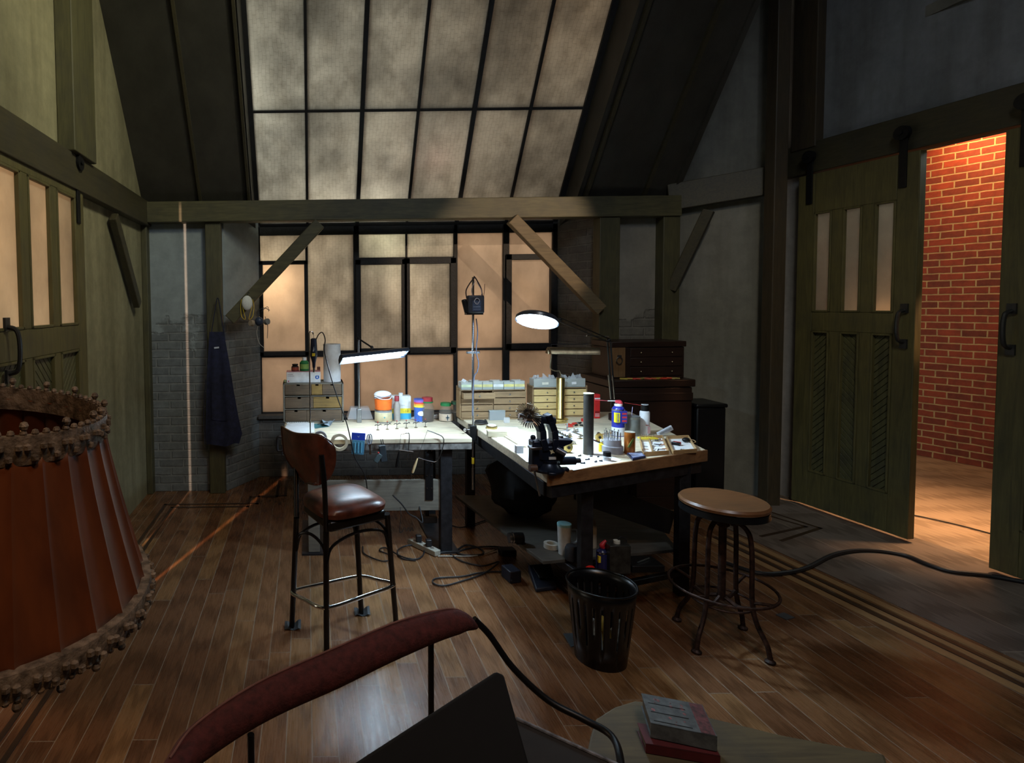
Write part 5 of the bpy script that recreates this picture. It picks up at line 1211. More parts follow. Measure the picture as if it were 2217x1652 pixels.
for k, (x,z) in enumerate(((.035,-.065),(-.070,-.075))): MB().cyl((x,-.01,z),(x+.02*(1-2*k),-.03,z+.005),.025,16).build('filter', colm(.25,.26,.27) if k == 0 else colm(.40,.33,.25), t)
for k, pts in enumerate(([(-.02,0,-.04),(-.03,-.01,.02),(.02,-.01,.05),(.07,0,.03)],[(-.03,0,-.09),(-.04,0,-.16),(-.02,0,-.24),(.02,0,-.28)],[(.03,0,-.02),(.05,0,-.10),(.045,0,-.20)],[(.0,0,.02),(.05,0,.06),(.06,0,.02)])):
    MB().tube(pts,.0028,6).build('strap', colm(.05,.06,.07) if k != 1 else colm(.45,.44,.42), t)
# --- apron on the left post
AP = simple('navy_cloth', (.012,.015,.045), .9, 0, .3, 30, .1)
xs = lambda px, d_=4.80: P(px,800,d=d_).x
o_ = P(485,720,d=4.80); t = thing('apron', 'dark navy apron hanging by its neck loop on the left post', 'apron', (o_.x,4.80,0)); zz_ = lambda py: P(485,py,d=4.80).z
outl = [(0,718,456,488),(.08,740,454,490),(.25,790,450,498),(.5,850,446,506),(.75,900,444,514),(.92,940,442,522),(1,962,444,515)]
def ap_fn(u, v):
    i = min(int(v*6),5); f = v*6-i; a = outl[i]; b = outl[i+1]
    y = a[1]*(1-f)+b[1]*f; l = a[2]*(1-f)+b[2]*f; r_ = a[3]*(1-f)+b[3]*f
    return (xs(l+(r_-l)*u)-o_.x, -.02+.018*v*math.sin(u*13+v*2)-.02*v*math.sin(PI*u), zz_(y)+.01*math.sin(u*9)*v)
MB().grid(ap_fn, 30, 18, th=(0,.006,0)).build('body_cloth', AP, t)
MB().grid(lambda u,v: ap_fn(.15+.45*u, .35+.3*v) if False else tuple(Vector(ap_fn(.2+.45*u,.45+.25*v))+Vector((0,-.006,0))), 8, 6, th=(0,.003,0)).build('pocket', AP, t)
MB().tube([(xs(460)-o_.x,-.015,zz_(719)),(xs(470)-o_.x,.0,zz_(660)),(xs(474)-o_.x,.0,zz_(645)),(xs(478)-o_.x,.0,zz_(660)),(xs(486)-o_.x,-.015,zz_(719))],.004,6).build('neck_loop', AP, t)
MB().box((xs(471)-o_.x,-.03,zz_(752)),(.04,.003,.014),(0,-.1,0)).build('name_tag', colm(.55,.6,.7), t)
MB().tube([(xs(446)-o_.x,-.02,zz_(820)),(xs(440)-o_.x,-.02,zz_(900)),(xs(441)-o_.x,-.01,zz_(960))],.003,6).build('tie_string', AP, t)
# --- bench vise with polishing head at the near left corner
VB = colm(.012,.018,.035,.3,.4)
o_ = P(1195,1028,z=Z2); o_ = Vector((o_.x+.012,o_.y+.075,Z2)); s = o_.y/F
t = thing('bench_vise', 'dark blue bench vise with tall double arm and polishing wheel, at a bench corner', 'vise', o_)
def V(px, py, dy=0): q = P(px,py,d=o_.y+dy)-o_; return q
MB().lathe([(.004,0),(.075,0),(.078,.010),(.060,.018),(.045,.040),(.05,.055),(.004,.056)],28).build('base', VB, t)
for k in range(3):
    a = math.radians(-100+k*95); MB().bar((.05*math.cos(a),.05*math.sin(a),.007),(.095*math.cos(a),.095*math.sin(a),.007),.035,.014).build('lug', VB, t, bev=.004)
MB().box((.005,0,.09),(.12,.075,.075)).build('body', VB, t, bev=.012)
MB().box((-.055,0,.085),(.06,.06,.13)).build('rear_jaw', VB, t, bev=.008)
mb = MB(); a = V(1215,970); b = V(1240,973)
MB().prism([(-.01,-.0),(.10,.045),(.11,.06),(.02,.065),(-.02,.04)],-.03,.03,Matrix.Translation((.0,0,.09)) @ Matrix.Rotation(PI/2,4,'X')).build('anvil', VB, t, bev=.004)
MB().cyl((.05,0,.045),(.13,0,.045),.020,16).build('slide', VB, t); MB().cyl((.13,0,.045),(.155,0,.045),.012,14).build('spindle_nut', DARKST, t)
MB().box((-.078,-.035,.12),(.05,.05,.012)).build('jaw_plate', STEEL, t, bev=.002)
MB().cyl((-.10,-.03,.02),(-.066,-.03,.02),.017,14).build('clamp_collar', colm(.10,.05,.03,.5), t); MB().cyl((-.083,-.045,.012),(-.062,-.06,-.105),.005,8).build('clamp_handle', STEEL, t)
for k, dx in enumerate((-.030,.026)):
    pts = [(dx*.8+.0,-.02,.10),(dx-.004,-.012,.15),(dx-.004,-.004,.19),(dx-.018,0,.235),(dx-.030,0,.268)]
    mb = MB()
    for q1, q2 in zip(pts, pts[1:]): mb.bar(q1, Vector(q2)+(Vector(q2)-Vector(q1))*.12, .030, .055, up=(0,1,0))
    mb.build('arm', VB, t, bev=.005)
MB().cyl((-.075,0,.255),(.03,.0,.235),.020,18).build('spindle_housing', VB, t)
MB().cyl((-.11,0,.262),(-.075,0,.255),.030,20,r2=.022).build('chuck', STEEL, t)
MB().cyl((-.14,0,.268),(-.11,0,.262),.011,12).build('shaft', STEEL, t)
wm = simple('polishing_brush', (.30,.28,.25), .25, .9, .4, 60, .0)
WMx = Matrix.Translation((-.098,-.01,.268)) @ Matrix.Rotation(.75,4,'Z') @ Matrix.Rotation(PI/2-.15,4,'Y')
mb = MB().lathe([(.004,-.010),(.016,-.012),(.018,-.008),(.018,.008),(.016,.012),(.004,.010)],28,WMx)
for k in range(90):
    a = 2*PI*k/90; z_ = .004*(k%3-1); ro = .062+.003*math.sin(k*2.3)
    mb.tube([WMx @ Vector((.014*math.cos(a),.014*math.sin(a),0)), WMx @ Vector((ro*math.cos(a+.05),ro*math.sin(a+.05),z_))],.0013,5,smooth=False)
mb.build('wheel', wm, t)
MB().cyl((.02,-.05,.115),(.055,-.07,.095),.014,16).build('adjust_knob', colm(.12,.13,.16,.3,.6), t)
MB().cyl((.03,-.01,.17),(.055,-.02,.165),.004,8).ball((.058,-.02,.165),.007,8).build('lever', BLACK, t)
MB().ball((-.08,-.02,.165),.013,10).build('side_knob', VB, t)
mb = MB(); q = (.004,-.0385,.10)
star = [(q[0]+.014*(1 if k%2 else .5)*math.cos(k*PI/4+.3), q[1], q[2]+.014*(1 if k%2 else .5)*math.sin(k*PI/4+.3)) for k in range(8)]
mb.add(star+[(x,y-.001,z) for x,y,z in star],[tuple(range(8)),tuple(range(15,7,-1))]+[(k,(k+1)%8,(k+1)%8+8,k+8) for k in range(8)]); mb.build('emblem', colm(.65,.6,.38,.4), t, smooth=False)
MB().bb(-.012,.022,-.040,-.038,.062,.075).build('name_plate', colm(.6,.62,.62), t)
# --- brass open frame beside the brass lamp
p = P(1213,930,z=Z2); t = thing('open_stand', 'square brass open frame on a thin steel post, right of the polishing wheel', 'frame', p)
zf = .135; q = [P(1180,898,d=p.y+.05)-p, P(1228,915,d=p.y-.06)-p, P(1190,924,d=p.y-.10)-p, P(1150,905,d=p.y)-p]
for v in q: v.z = zf*.45
mb = MB(); 
for i in range(2): mb.bar(q[i]+Vector((0,0,.0)), q[i+1]+Vector((0,0,.0)), .010, .012)
mb.build('bar', BRASS, t, bev=.001); MB().cyl((q[1].x,q[1].y,0),(q[1].x,q[1].y,q[1].z),.005,10).build('post', STEEL, t); MB().cyl((q[0].x,q[0].y,0),(q[0].x,q[0].y,q[0].z),.005,10).build('post', STEEL, t)
MB().cyl((q[2].x,q[2].y,0),(q[2].x,q[2].y,q[2].z),.005,10).build('post', STEEL, t)
# --- tool and plastic items at the middle of the right bench
t, r, h, s = boxy('tool_block','small wooden block lying on the right bench near the chrome pole','block',1058,1099,934,947,Z2,wood('pale_block',(.35,.30,.20),(.5,.43,.3),.7,'X'),.05,-.15)
p = P(1068,930,z=Z2); t = thing('puck_light', 'round white puck with a brass rim, behind the small wooden block', 'puck', p+Vector((0,.03,0)))
MB().lathe([(.003,0),(.034,0),(.036,.006),(.034,.016),(.028,.019),(.003,.019)],28).build('body', BRASS, t); MB().lathe([(.003,.019),(.027,.019),(.024,.026),(.003,.028)],28).build('lens', WHT, t)
for k,(lab,xl,xr,yt,yb) in enumerate((('clear grey plastic box standing behind the white puck',1060,1094,890,910),('clear plastic box standing right of the grey one',1104,1126,888,906))):
    t, r, h, s = boxy('plastic_box',lab,'box',xl,xr,yt,yb,Z2,clearish('grey_box_%d'%k,(.45,.5,.52),.6,.3),.045)
    MB().bb(-r*1.03,r*1.03,-.024,.024,h,h+.003).build('rim', colm(.4,.45,.46), t)
p = P(1040,920,z=Z2); mb = MB()
for k in range(3): mb.tube([((.045-.004*k)*math.cos(i*PI/6)+.01, (.035-.003*k)*math.sin(i*PI/6), .004+.007*k+.002*math.sin(i*2+k)) for i in range(12)],.004,6,closed=True)
one('cable_coil', MB().tube([((.045-.0035*k/12)*math.cos(k*PI/6)+.01,(.036-.003*k/12)*math.sin(k*PI/6),.0045+.0075*k/12) for k in range(38)],.0038,6), RUB, 'coil of black cable on the right bench beside the chrome pole', 'cable', p+Vector((0,.02,0)))
t, r, h, s = boxy('glass_jarlet','small round glass bottle with metal top behind the wheel','bottle',1092,1104,904,916,Z2,GL,.02)
sheet('drawing_paper','white drawing paper under the tools on the left half of the right bench','paper',((1050,925),(1120,925),(1185,1005),(1140,1000)),Z2,PAPER,.0008,.0)
sheet('drawing_paper','white paper with small parts on it, before the dark cylinder','paper',((1218,1004),(1300,978),(1345,996),(1242,1019)),Z2,PAPER,.0008,.0)
sheet('drawing_paper','white paper behind the dark cylinder, under the brass clockwork','paper',((1195,935),(1265,925),(1300,965),(1225,985)),Z2,PAPER,.0008,.0)
# rail with teeth
a = P(1190,928,z=Z2+.004); b = P(1236,950,z=Z2+.004); o_ = a.copy(); t = thing('toothed_rail', 'steel rail with a row of teeth lying right of the vise', 'rail', (a.x,a.y,Z2)); o_ = Vector((a.x,a.y,Z2))
MB().bar(a-o_+Vector((0,0,.0)), b-o_, .020, .006).build('bar', STEEL, t)
for k in range(9): q = (a-o_).lerp(b-o_, .06+k*.11); MB().cyl((q.x-.004,q.y,.007),(q.x-.012,q.y+.004,.022),.003,6).build('tooth', DARKST, t)
a = P(1240,935,z=Z2+.004); b = P(1315,965,z=Z2+.004); o_ = Vector((a.x,a.y,Z2)); t = thing('steel_rule', 'long thin steel rule lying behind the dark cylinder', 'rule', o_); MB().bar(a-o_, b-o_, .018, .003).build('blade', STEEL, t)
# red and black clips cluster
g = 'red and black alligator clips'
random.seed(11)
for i in range(8):
    p = P(1231+4.3*i, 921+random.uniform(-4,5), z=Z2); m = RDM if i < 4 else BLACK; lab = 'red alligator clip in the loose row behind the toothed rail' if i < 4 else 'black alligator clip in the loose row behind the toothed rail'
    t = thing('alligator_clip', lab, 'clip', p, random.uniform(-1,1), 'red alligator clips' if i < 4 else 'black alligator clips')
    MB().tube([(-.018,0,.006),(0,0,.008),(.016,0,.006)],[.004,.0055,.003],8).build('sleeve', m, t); MB().tube([(.016,0,.006),(.026,.001,.005)],.002,6,smooth=False).build('jaw', STEEL, t)
# wheels and clockwork
def disc(label, px, py, rpx, m, z=Z2, name='pulley'):
    p = P(px, py+rpx, z=z); s = p.y/F; r = rpx*s; t = thing(name, label, 'wheel', (p.x,p.y,z+.004), .3)
    MB().lathe([(.004,-.005),(r,-.005),(r,.005),(.004,.005)],32,Matrix.Translation((0,0,r)) @ Matrix.Rotation(PI/2,4,'X')).build('disc', m, t)
    MB().lathe([(.004,-.009),(.008,-.009),(.008,.009),(.004,.009)],16,Matrix.Translation((0,0,r)) @ Matrix.Rotation(PI/2,4,'X')).build('hub', DARKST, t)
    MB().bb(-.018,.018,-.012,.012,-.004,.001).build('foot', BRASSD, t)
disc('round brass wheel standing on edge beside the vise anvil',1230,970,11,BRASS)
disc('small brass wheel standing behind the grey bit stand',1297,948,9,BRASS)
g = 'brass clockwork pieces'
random.seed(12)
for i,(px,py,lab) in enumerate(((1242,962,'brass movement with posts just right of the round brass wheel'),(1256,950,'taller brass gear block, left of the dark cylinder'),(1234,945,'small brass bracket with a screw'),(1247,935,'steel gimbal ring piece near the brass frame'))):
    p = P(px,py,z=Z2+.001); t = thing('clockwork_part', lab, 'clockwork', p, i*.7, g)
    MB().bb(-.016,.016,-.012,.012,0,.003).build('plate', BRASS if i < 3 else STEEL, t)
    for k in range(3): MB().cyl((-.010+.010*k,.004*(k-1),.003),(-.010+.010*k,.004*(k-1),.016+.006*((i+k)%2)),.002,8).build('post', BRASSD, t)
    MB().lathe([(.002,.012),(.010,.012),(.010,.014),(.002,.014)],20,fn=lambda a,i_: 1+.08*math.sin(12*a)).build('gear', BRASS, t)
# loose parts on the front paper
g = 'tiny dark parts on the front paper'
random.seed(13)
for i,(px,py,w_,h_) in enumerate(((1262,1004,.022,.010),(1272,996,.026,.004),(1255,988,.018,.004),(1290,1001,.012,.010),(1247,1000,.006,.010),(1280,989,.014,.004),(1301,999,.016,.016),(1295,990,.010,.008))):
    p = P(px,py,z=Z2+.0012); mb = MB().box((0,0,.003),(w_,h_*.7,.006)); mb.box((w_*.3,0,.007),(w_*.25,h_*.5,.004))
    one('metal_part', mb, DARKST, 'tiny dark metal part lying on the white paper before the dark cylinder', 'part', p, random.uniform(-.6,.6), g)
# hammer
a = P(1300,941,z=Z2+.018); b = P(1330,936,z=Z2+.016); o_ = Vector((a.x,a.y,Z2)); t = thing('hammer', 'small steel hammer lying left of the blue spray can', 'hammer', o_)
MB().tube([a-o_, (a-o_).lerp(b-o_,.3), b-o_],[.004,.005,.007],10).build('handle', wood('hammer_handle',(.35,.2,.1),(.5,.3,.15),.4,'X'), t); MB().cyl((-.006,-.028,.014),(-.002,.02,.020),.010,14).build('head', STEEL, t)
# bit stand
t, r, hb_, s = can('bit_stand','grey round stand full of upright burrs and bits, before the blue spray can','stand',1315,1359,955,985,Z2,colm(.30,.30,.33,.5),prof=[(1,0),(1,.5),(.82,.55),(.80,1)],n=36)
BR_ = r; random.seed(14)
for i in range(22):
    a = 2*PI*i/22; rr_ = BR_*(.74 if i%2 else .52); hh = random.uniform(.030,.052)
    mb = MB().cyl((rr_*math.cos(a),rr_*math.sin(a),hb_),(rr_*math.cos(a),rr_*math.sin(a),hb_+hh),.0017,6); mb.ball((rr_*math.cos(a),rr_*math.sin(a),hb_+hh),random.uniform(.0025,.004),6); mb.build('burr', STEEL, t)
# spray can, blue, yellow label (writing as on the can)
t, r, hb_, s = can('spray_can','blue spray can with a yellow emblem and red smart straw top, on the right bench','spray can',1332,1358,880,946,Z2,colm(.02,.03,.30,.3),prof=[(1,0),(1,.90),(.8,.97),(.6,1)],bands=[(.02,.30,colm(.62,.64,.70)),(.86,.9,STEEL)])
MB().lathe([(r*1.01,hb_*.42),(r*1.02,hb_*.43),(r*1.02,hb_*.80),(r*1.01,hb_*.81)],28,caps=False)
MB().bb(-r*1.02,-r*.25,-r*1.08,-r*.5,hb_*.48,hb_*.80).build('yellow_label', colm(.85,.75,.03), t, bev=.001)
MB().bb(r*.0,r*.95,-r*1.03,-r*.4,hb_*.45,hb_*.86).build('blue_label', colm(.03,.04,.30), t); text('printed_name','WD-40',.016,colm(.03,.04,.4),t,(-r*.62,-r*1.10,hb_*.64),(PI/2,PI/2,0))
for k in range(3): MB().bb(r*.1,r*.85,-r*1.05,-r*1.02,hb_*(.50+.12*k),hb_*(.56+.12*k)).build('red_print', colm(.55,.04,.06), t)
MB().lathe([(.003,hb_),(r*.62,hb_),(r*.62,hb_+.012),(.003,hb_+.014)],20).build('collar', WHT, t)
MB().tube([(r*.45,0,hb_+.006),(r*.2,0,hb_+.022),(-r*.55,0,hb_+.028)],[.011,.014,.007],12).build('spray_head', colm(.65,.05,.08), t)
q = P(1289,866,d=t.location.y)-t.location; MB().tube([(-r*.5,0,hb_+.030),(-r*1.8,0,hb_+.031)],.003,8,smooth=False).build('straw_mount', WHT, t); MB().tube([(-r*1.7,0,hb_+.031),(q.x,0,q.z)],.0014,6,smooth=False).build('straw', colm(.75,.12,.15), t)
# white spray can black cap
t, r, hb_, s = can('spray_can','white spray can with black cap and red straw, right of the paint tin','spray can',1391,1411,876,942,Z2,colm(.72,.74,.76,.35),prof=[(1,0),(1,.74),(.88,.77),(.72,.80),(.72,1)])
MB().lathe([(.003,hb_*.78),(r*.80,hb_*.78),(r*.78,hb_*.98),(r*.5,hb_),(.003,hb_)],24).build('cap', BLACK, t)
text('printed_name','dust',.012,RDM,t,(0,-r*1.03,hb_*.33)); q = P(1352,872,d=t.location.y)-t.location; MB().tube([(-r*.6,0,hb_*.96),(q.x,0,q.z)],.0013,6,smooth=False).build('straw', colm(.6,.05,.05), t)
MB().bb(r*.1,r*.7,-r*1.03,-r*.7,hb_*.05,hb_*.28).build('pink_panel', colm(.6,.35,.35), t)
# grey tin with brush
t, r, hb_, s = can('paint_tin','grey open paint tin with a thin handle sticking up, between the two spray cans','tin',1363,1392,903,945,Z2,colm(.22,.23,.22,.4,.5),prof=[(1,0),(1,.94),(1.03,.96),(1.03,1)],bands=[(.1,.85,colm(.16,.17,.16,.5,.2))])
MB().lathe([(.003,hb_),(r*.98,hb_+.001),(.80*r,hb_+.004),(.003,hb_+.004)],28).build('lid', colm(.35,.37,.36,.4,.6), t); MB().cyl((-.004,.004,hb_+.004),(.004,.01,hb_+.055),.0018,6).build('brush_handle', colm(.5,.45,.7), t)
t, r, hb_, s = can('small_bottle','small dark bottle before the grey paint tin','bottle',1361,1373,912,942,Z2,colm(.10,.11,.10),prof=[(1,0),(1,.7),(.6,.8),(.6,1)],cap=(.8,.3,BLACK))
# gold can
t, r, hb_, s = can('drink_can','orange and gold metal can before the grey paint tin','can',1358,1380,937,985,Z2,simple('gold_orange',(.50,.16,.03),.28,.6,.3,30),prof=[(.95,0),(1,.03),(1,.96),(.94,1)])
MB().lathe([(r*.94,hb_),(r*.97,hb_+.002),(r*.85,hb_+.001),(.003,hb_)],28,caps=False).build('rim', colm(.75,.72,.6,.3,.5), t)
MB().box((-r*.25,-r*.96,hb_*.55),(.010,.006,.055),(0,.5,0)).build('green_emblem', colm(.12,.16,.03), t)
# vial, jar, pda
t, r, hb_, s = can('glue_vial','small yellow vial with a white tip, left of the bit stand','vial',1299,1309,952,979,Z2,colm(.85,.62,.03,.2),prof=[(1,0),(1,.75),(.4,.85),(.4,1)],cap=(.45,.2,WHT))
t, r, hb_, s = can('small_jar','clear small jar with a black lid on the white paper edge','jar',1310,1327,980,999,Z2,GL,prof=[(1,0),(1,1)],cap=(.95,.5,BLACK,'lid'))
MB().lathe([(.003,.002),(r*.9,.002),(r*.9,hb_*.5),(.003,hb_*.5)],20).build('contents', colm(.7,.7,.72), t)
c4 = [P(x,y,z=Z2) for x,y in ((1357,985),(1388,981),(1398,992),(1370,998))]; o_ = sum(c4, Vector())/4; t = thing('calculator', 'small dark flat device with a pale screen on the front edge of the right bench', 'device', o_)
MB().prism([((p-o_).x,(p-o_).y) for p in c4][::-1],0,.012).build('body', colm(.02,.03,.10,.3), t, bev=.002); MB().prism([((p-o_).x*.85,(p-o_).y*.8) for p in c4][::-1],.012,.0126).build('screen', colm(.35,.40,.60,.2), t)
# yellow foam strip with pins
t, r, h, s = boxy('pin_tray','clear tray of yellow foam holding upright pins, behind the left wooden tray','tray',1389,1426,949,957,Z2,YEL,.045)
for k in range(6):
    MB().cyl((-r+.012+k*.014,.0,h),(-r+.012+k*.014,.0,h+.022),.0012,6).build('pin', STEEL, t); 
MB().bb(-r-.004,r+.004,-.026,.026,0,h*.7).build('tray_shell', CLB, t)
# open clear lid
c_ = P(1444,946,z=Z2); s = c_.y/F; t = thing('box_lid', 'open white clear lid tilted up behind the wooden trays', 'lid', c_)
M_ = Euler((0,math.radians(-28),0)).to_matrix()
MB().box((0,0.02,.030),(.095,.012,.030),M_).build('lid_shell', colm(.62,.65,.72,.25), t, bev=.002); MB().box((-.002,.012,.034),(.075,.003,.010),M_).build('lid_window', colm(.3,.32,.35,.2), t)
# wooden trays
TRW = wood('tray_wood', (.40,.24,.10), (.52,.33,.15), .5, 'X', 1.5)
def tray(label, corners, hgt, div=None):
    c4 = [P(x,y,z=Z2) for x,y in corners]; o_ = sum(c4, Vector())/4; o_.z = Z2; v = [Vector((p.x-o_.x,p.y-o_.y,0)) for p in c4]
    t = thing('wooden_tray', label, 'tray', o_)
    MB().prism([tuple(q.xy) for q in v][::-1],0,.003).build('tray_floor', PAPER, t)
    for i in range(4):
        a_, b_ = v[i], v[(i+1)%4]; MB().bar(a_+Vector((0,0,hgt/2)), b_+Vector((0,0,hgt/2)), .005, hgt).build('side', TRW, t, bev=.001)
    if div: 
        for f in div: MB().bar(v[0].lerp(v[1],f)+Vector((0,0,hgt/2)), v[3].lerp(v[2],f)+Vector((0,0,hgt/2)), .004, hgt*.9).build('divider', TRW, t)
    return t, o_, v
t, oT, vT = tray('left wooden tray full of small mounted points and pens, on the right bench', ((1385,952),(1434,950),(1447,984),(1393,988)), .022, (.38,))
t2, oU, vU = tray('right wooden tray with a black case and red block inside, at the bench corner', ((1443,952),(1490,950),(1508,980),(1457,984)), .022)
random.seed(15)
def onv(o_, v, u, w): return o_+(v[0].lerp(v[1],u)).lerp(v[3].lerp(v[2],u),w)
for i in range(12):
    u = .48+.45*(i%4)/3; w_ = .2+.6*(i//4)/2; p = onv(oT,vT,u,w_)+Vector((0,0,.0042+.002*(i%3)))
    a = random.uniform(-.9,.9); mb = MB().tube([(-.016*math.cos(a),-.016*math.sin(a),.004),(.016*math.cos(a),.016*math.sin(a),.006)],[.0022,.004],8,smooth=False)
    one('mounted_point', mb, [PAPER,DARKST,STEEL,colm(.45,.2,.1)][i%4], 'small mounted point lying in the right part of the left wooden tray', 'bit', p, 0, 'mounted points in the left wooden tray')
for i in range(5):
    p = onv(oT,vT,.18,.15+.17*i)+Vector((0,0,.0035)); one('cutting_disc', MB().lathe([(.003,0),(.011,0),(.011,.002),(.003,.002)],20), [colm(.5,.3,.2),WHT,colm(.3,.3,.3),colm(.5,.35,.25),STEEL][i], 'small flat disc lying in the left part of the left wooden tray', 'disc', p, 0, 'flat discs in the left wooden tray')
t = thing('leather_case', 'small black case with a brown strap in the right wooden tray', 'case', onv(oU,vU,.80,.30)+Vector((0,0,.0035))); MB().ball((0,0,.014),.020,14,(1.1,.8,.7)).build('body', BLACK, t); MB().tube([(.012,-.01,.02),(.03,-.02,.016),(.034,-.03,.008),(.02,-.03,.004)],.0025,6).build('strap', colm(.35,.22,.1), t)
t = thing('marker_block', 'red block with a black side, lying in the right wooden tray', 'block', onv(oU,vU,.32,.45)+Vector((0,0,.0035)),-.9)
MB().box((0,.008,.009),(.040,.014,.018)).build('red_half', colm(.45,.03,.03,.3), t, bev=.004); MB().box((0,-.009,.009),(.042,.016,.018)).build('black_half', BLACK, t, bev=.004)
one('steel_washer', MB().lathe([(.004,0),(.014,0),(.014,.003),(.004,.003)],24), STEEL, 'flat steel washer in the front of the right wooden tray', 'washer', onv(oU,vU,.5,.82)+Vector((0,0,.0035)))
# white blocks near vise
t, r, h, s = boxy('small_block','small white block on the bench left of the vise','block',1118,1134,965,982,Z2,colm(.7,.7,.7),.03)
# left-side rods on the right bench
a = P(1075,932,z=Z2+.006); b = P(1135,968,z=Z2+.006); o_ = Vector((a.x,a.y,Z2)); t = thing('wooden_straightedge', 'long pale wooden straightedge lying across the drawing paper', 'straightedge', o_); MB().bar(a-o_, b-o_, .028, .010).build('blade', colm(.72,.62,.42,.6), t, bev=.001)
MB().bar(a-o_+Vector((0,0,.0055)), b-o_+Vector((0,0,.0055)), .004, .0012).build('scale_line', colm(.2,.15,.1), t)

# ------------------------------------------------------------------ under the bench and on the floor
ZSH = .2385
def fl(name, label, cat, xl, xr, yt, yb, *a, **k): return can(name, label, cat, xl, xr, yt, yb, *a, **k)
t, r, hb_, s = can('travel_mug','white cup with a pale blue lid on the shelf under the right bench','cup',1213,1243,1136,1205,ZSH,colm(.62,.66,.66),prof=[(.80,0),(1,1)],cap=(1.02,.08,colm(.30,.62,.68),'lid'))
MB().tube([(r,0,hb_*.85),(r*1.9,0,hb_*.82),(r*1.9,0,hb_*.45),(r*.9,0,hb_*.35)],.005,8).build('handle', colm(.5,.55,.56), t)
p, s, r = at(1184,1215,1192,ZSH); t = thing('tape_roll', 'white tape roll lying flat on the shelf, left of the blue lidded cup', 'tape', (p.x,p.y+r,ZSH)); MB().lathe([(r*.6,0),(r,0),(r,.026),(r*.6,.026),(r*.6,0)],36,caps=False).build('roll', colm(.62,.62,.55,.7), t)
t, r, hb_, s = can('glue_jug','white jug with an orange-red nozzle behind the bench leg','jug',1268,1298,1098,1188,ZSH,colm(.38,.34,.27),prof=[(1,0),(1,.62),(.8,.78),(.4,.92),(.35,1)],cap=(.22,.18,colm(.45,.08,.03),'nozzle'))
t, r, hb_, s = can('spray_can','dark blue spray can with a red nozzle on the under-bench shelf','spray can',1297,1321,1190,1238,ZSH,colm(.02,.02,.08,.3),prof=[(1,0),(1,.80),(.85,.90),(.5,.96),(.5,1)],bands=[(.80,.86,STEEL)])
MB().tube([(r*.2,0,hb_),(0,0,hb_+.015),(r*.7,0,hb_+.04)],[.010,.013,.006],10).build('spray_head', colm(.5,.02,.03), t)
MB().bb(-r*1.02,-r*.6,-r*.8,-r*.3,hb_*.4,hb_*.7).build('yellow_label', YEL, t)
t, r, h, s = boxy('solvent_tin','dark rectangular tin with a white cap on the under-bench shelf','tin',1320,1366,1180,1243,ZSH,simple('grimy_tin',(.05,.05,.045),.35,.5,.4),.075)
MB().lathe([(.016,h),(.016,h+.014),(.004,h+.015)],20).build('cap', colm(.6,.6,.52), t); MB().tube([(r*.1,0,h),(r*.3,0,h+.03),(r*.9,0,h+.02),(r*.95,0,h)],.0025,6).build('handle', DARKST, t)
one('red_cap', MB().ball((0,0,.016),.026,20,(1,1,.62)), colm(.75,.02,.01,.2), 'shiny red domed cap at the front of the under-bench shelf', 'cap', P(1283,1243,z=ZSH)+Vector((0,.03,0)))
t, r, hb_, s = can('black_jar','black round jar on the shelf beside the bench leg','jar',1230,1258,1185,1218,ZSH,colm(.03,.035,.045),prof=[(.9,0),(1,.1),(1,.8),(.8,1)])
# black bag hanging under the bench
o_ = P(1105,1060,d=3.55); t = thing('cloth_bag', 'large black bag stuffed under the far part of the right bench', 'bag', (o_.x+.12, 3.66, ZSH+.001))
MB().ball((0,0,.20),.235,32,(.92,.95,.82),fn=lambda a,q: 1+.07*math.sin(4*q+3*a)+.06*math.sin(7*a+2*q)+.03*math.sin(13*q-5*a)).build('body', simple('bag_cloth',(.004,.004,.005),.95,0,.3), t)
MB().tube([(-.10,-.10,.34),(-.08,-.16,.40),(.04,-.16,.41),(.10,-.10,.35)],.008,8).build('handle', RUB, t)
o_ = P(1100,1127,d=3.30); t = thing('camera_lens', 'black lens barrel with chrome rings on the under-bench shelf', 'lens', (P(1140,1140,d=3.20).x,3.20,ZSH+.001))
MB().cyl((-.075,0,.034),(-.02,0,.034),.030,24).build('barrel', BLACK, t); MB().cyl((-.10,0,.034),(-.088,0,.034),.028,24).build('chrome_ring', STEEL, t); MB().cyl((-.084,0,.034),(-.076,0,.034),.031,24).build('chrome_ring', STEEL, t); MB().bb(-.06,-.01,-.012,.012,0,.01).build('foot', BLACK, t)
# tray with dark stuff
t, r, h, s = boxy('black_tray','black plastic tray lying on the shelf behind the dark rectangular tin','tray',1368,1440,1225,1240,ZSH,BLACK,.12)
MB().cyl((-.04,-.03,h+.004),(.05,.02,h+.004),.004,8).build('steel_rod', STEEL, t)
# small stool frame under
p = P(1290,1110,d=3.9); t = thing('metal_rack', 'thin dark metal rack standing on the floor behind the under-bench bottles', 'rack', (p.x+.02, 4.00, 0))
MB().bb(-.16,.12,-.08,.12,.40,.415).build('rack_top', DARKST, t)
for a, b in ((-.15,-.07),(.11,-.07),(-.15,.11),(.11,.11)): MB().cyl((a,b,0),(a,b,.40),.008,8).build('leg', DARKST, t)
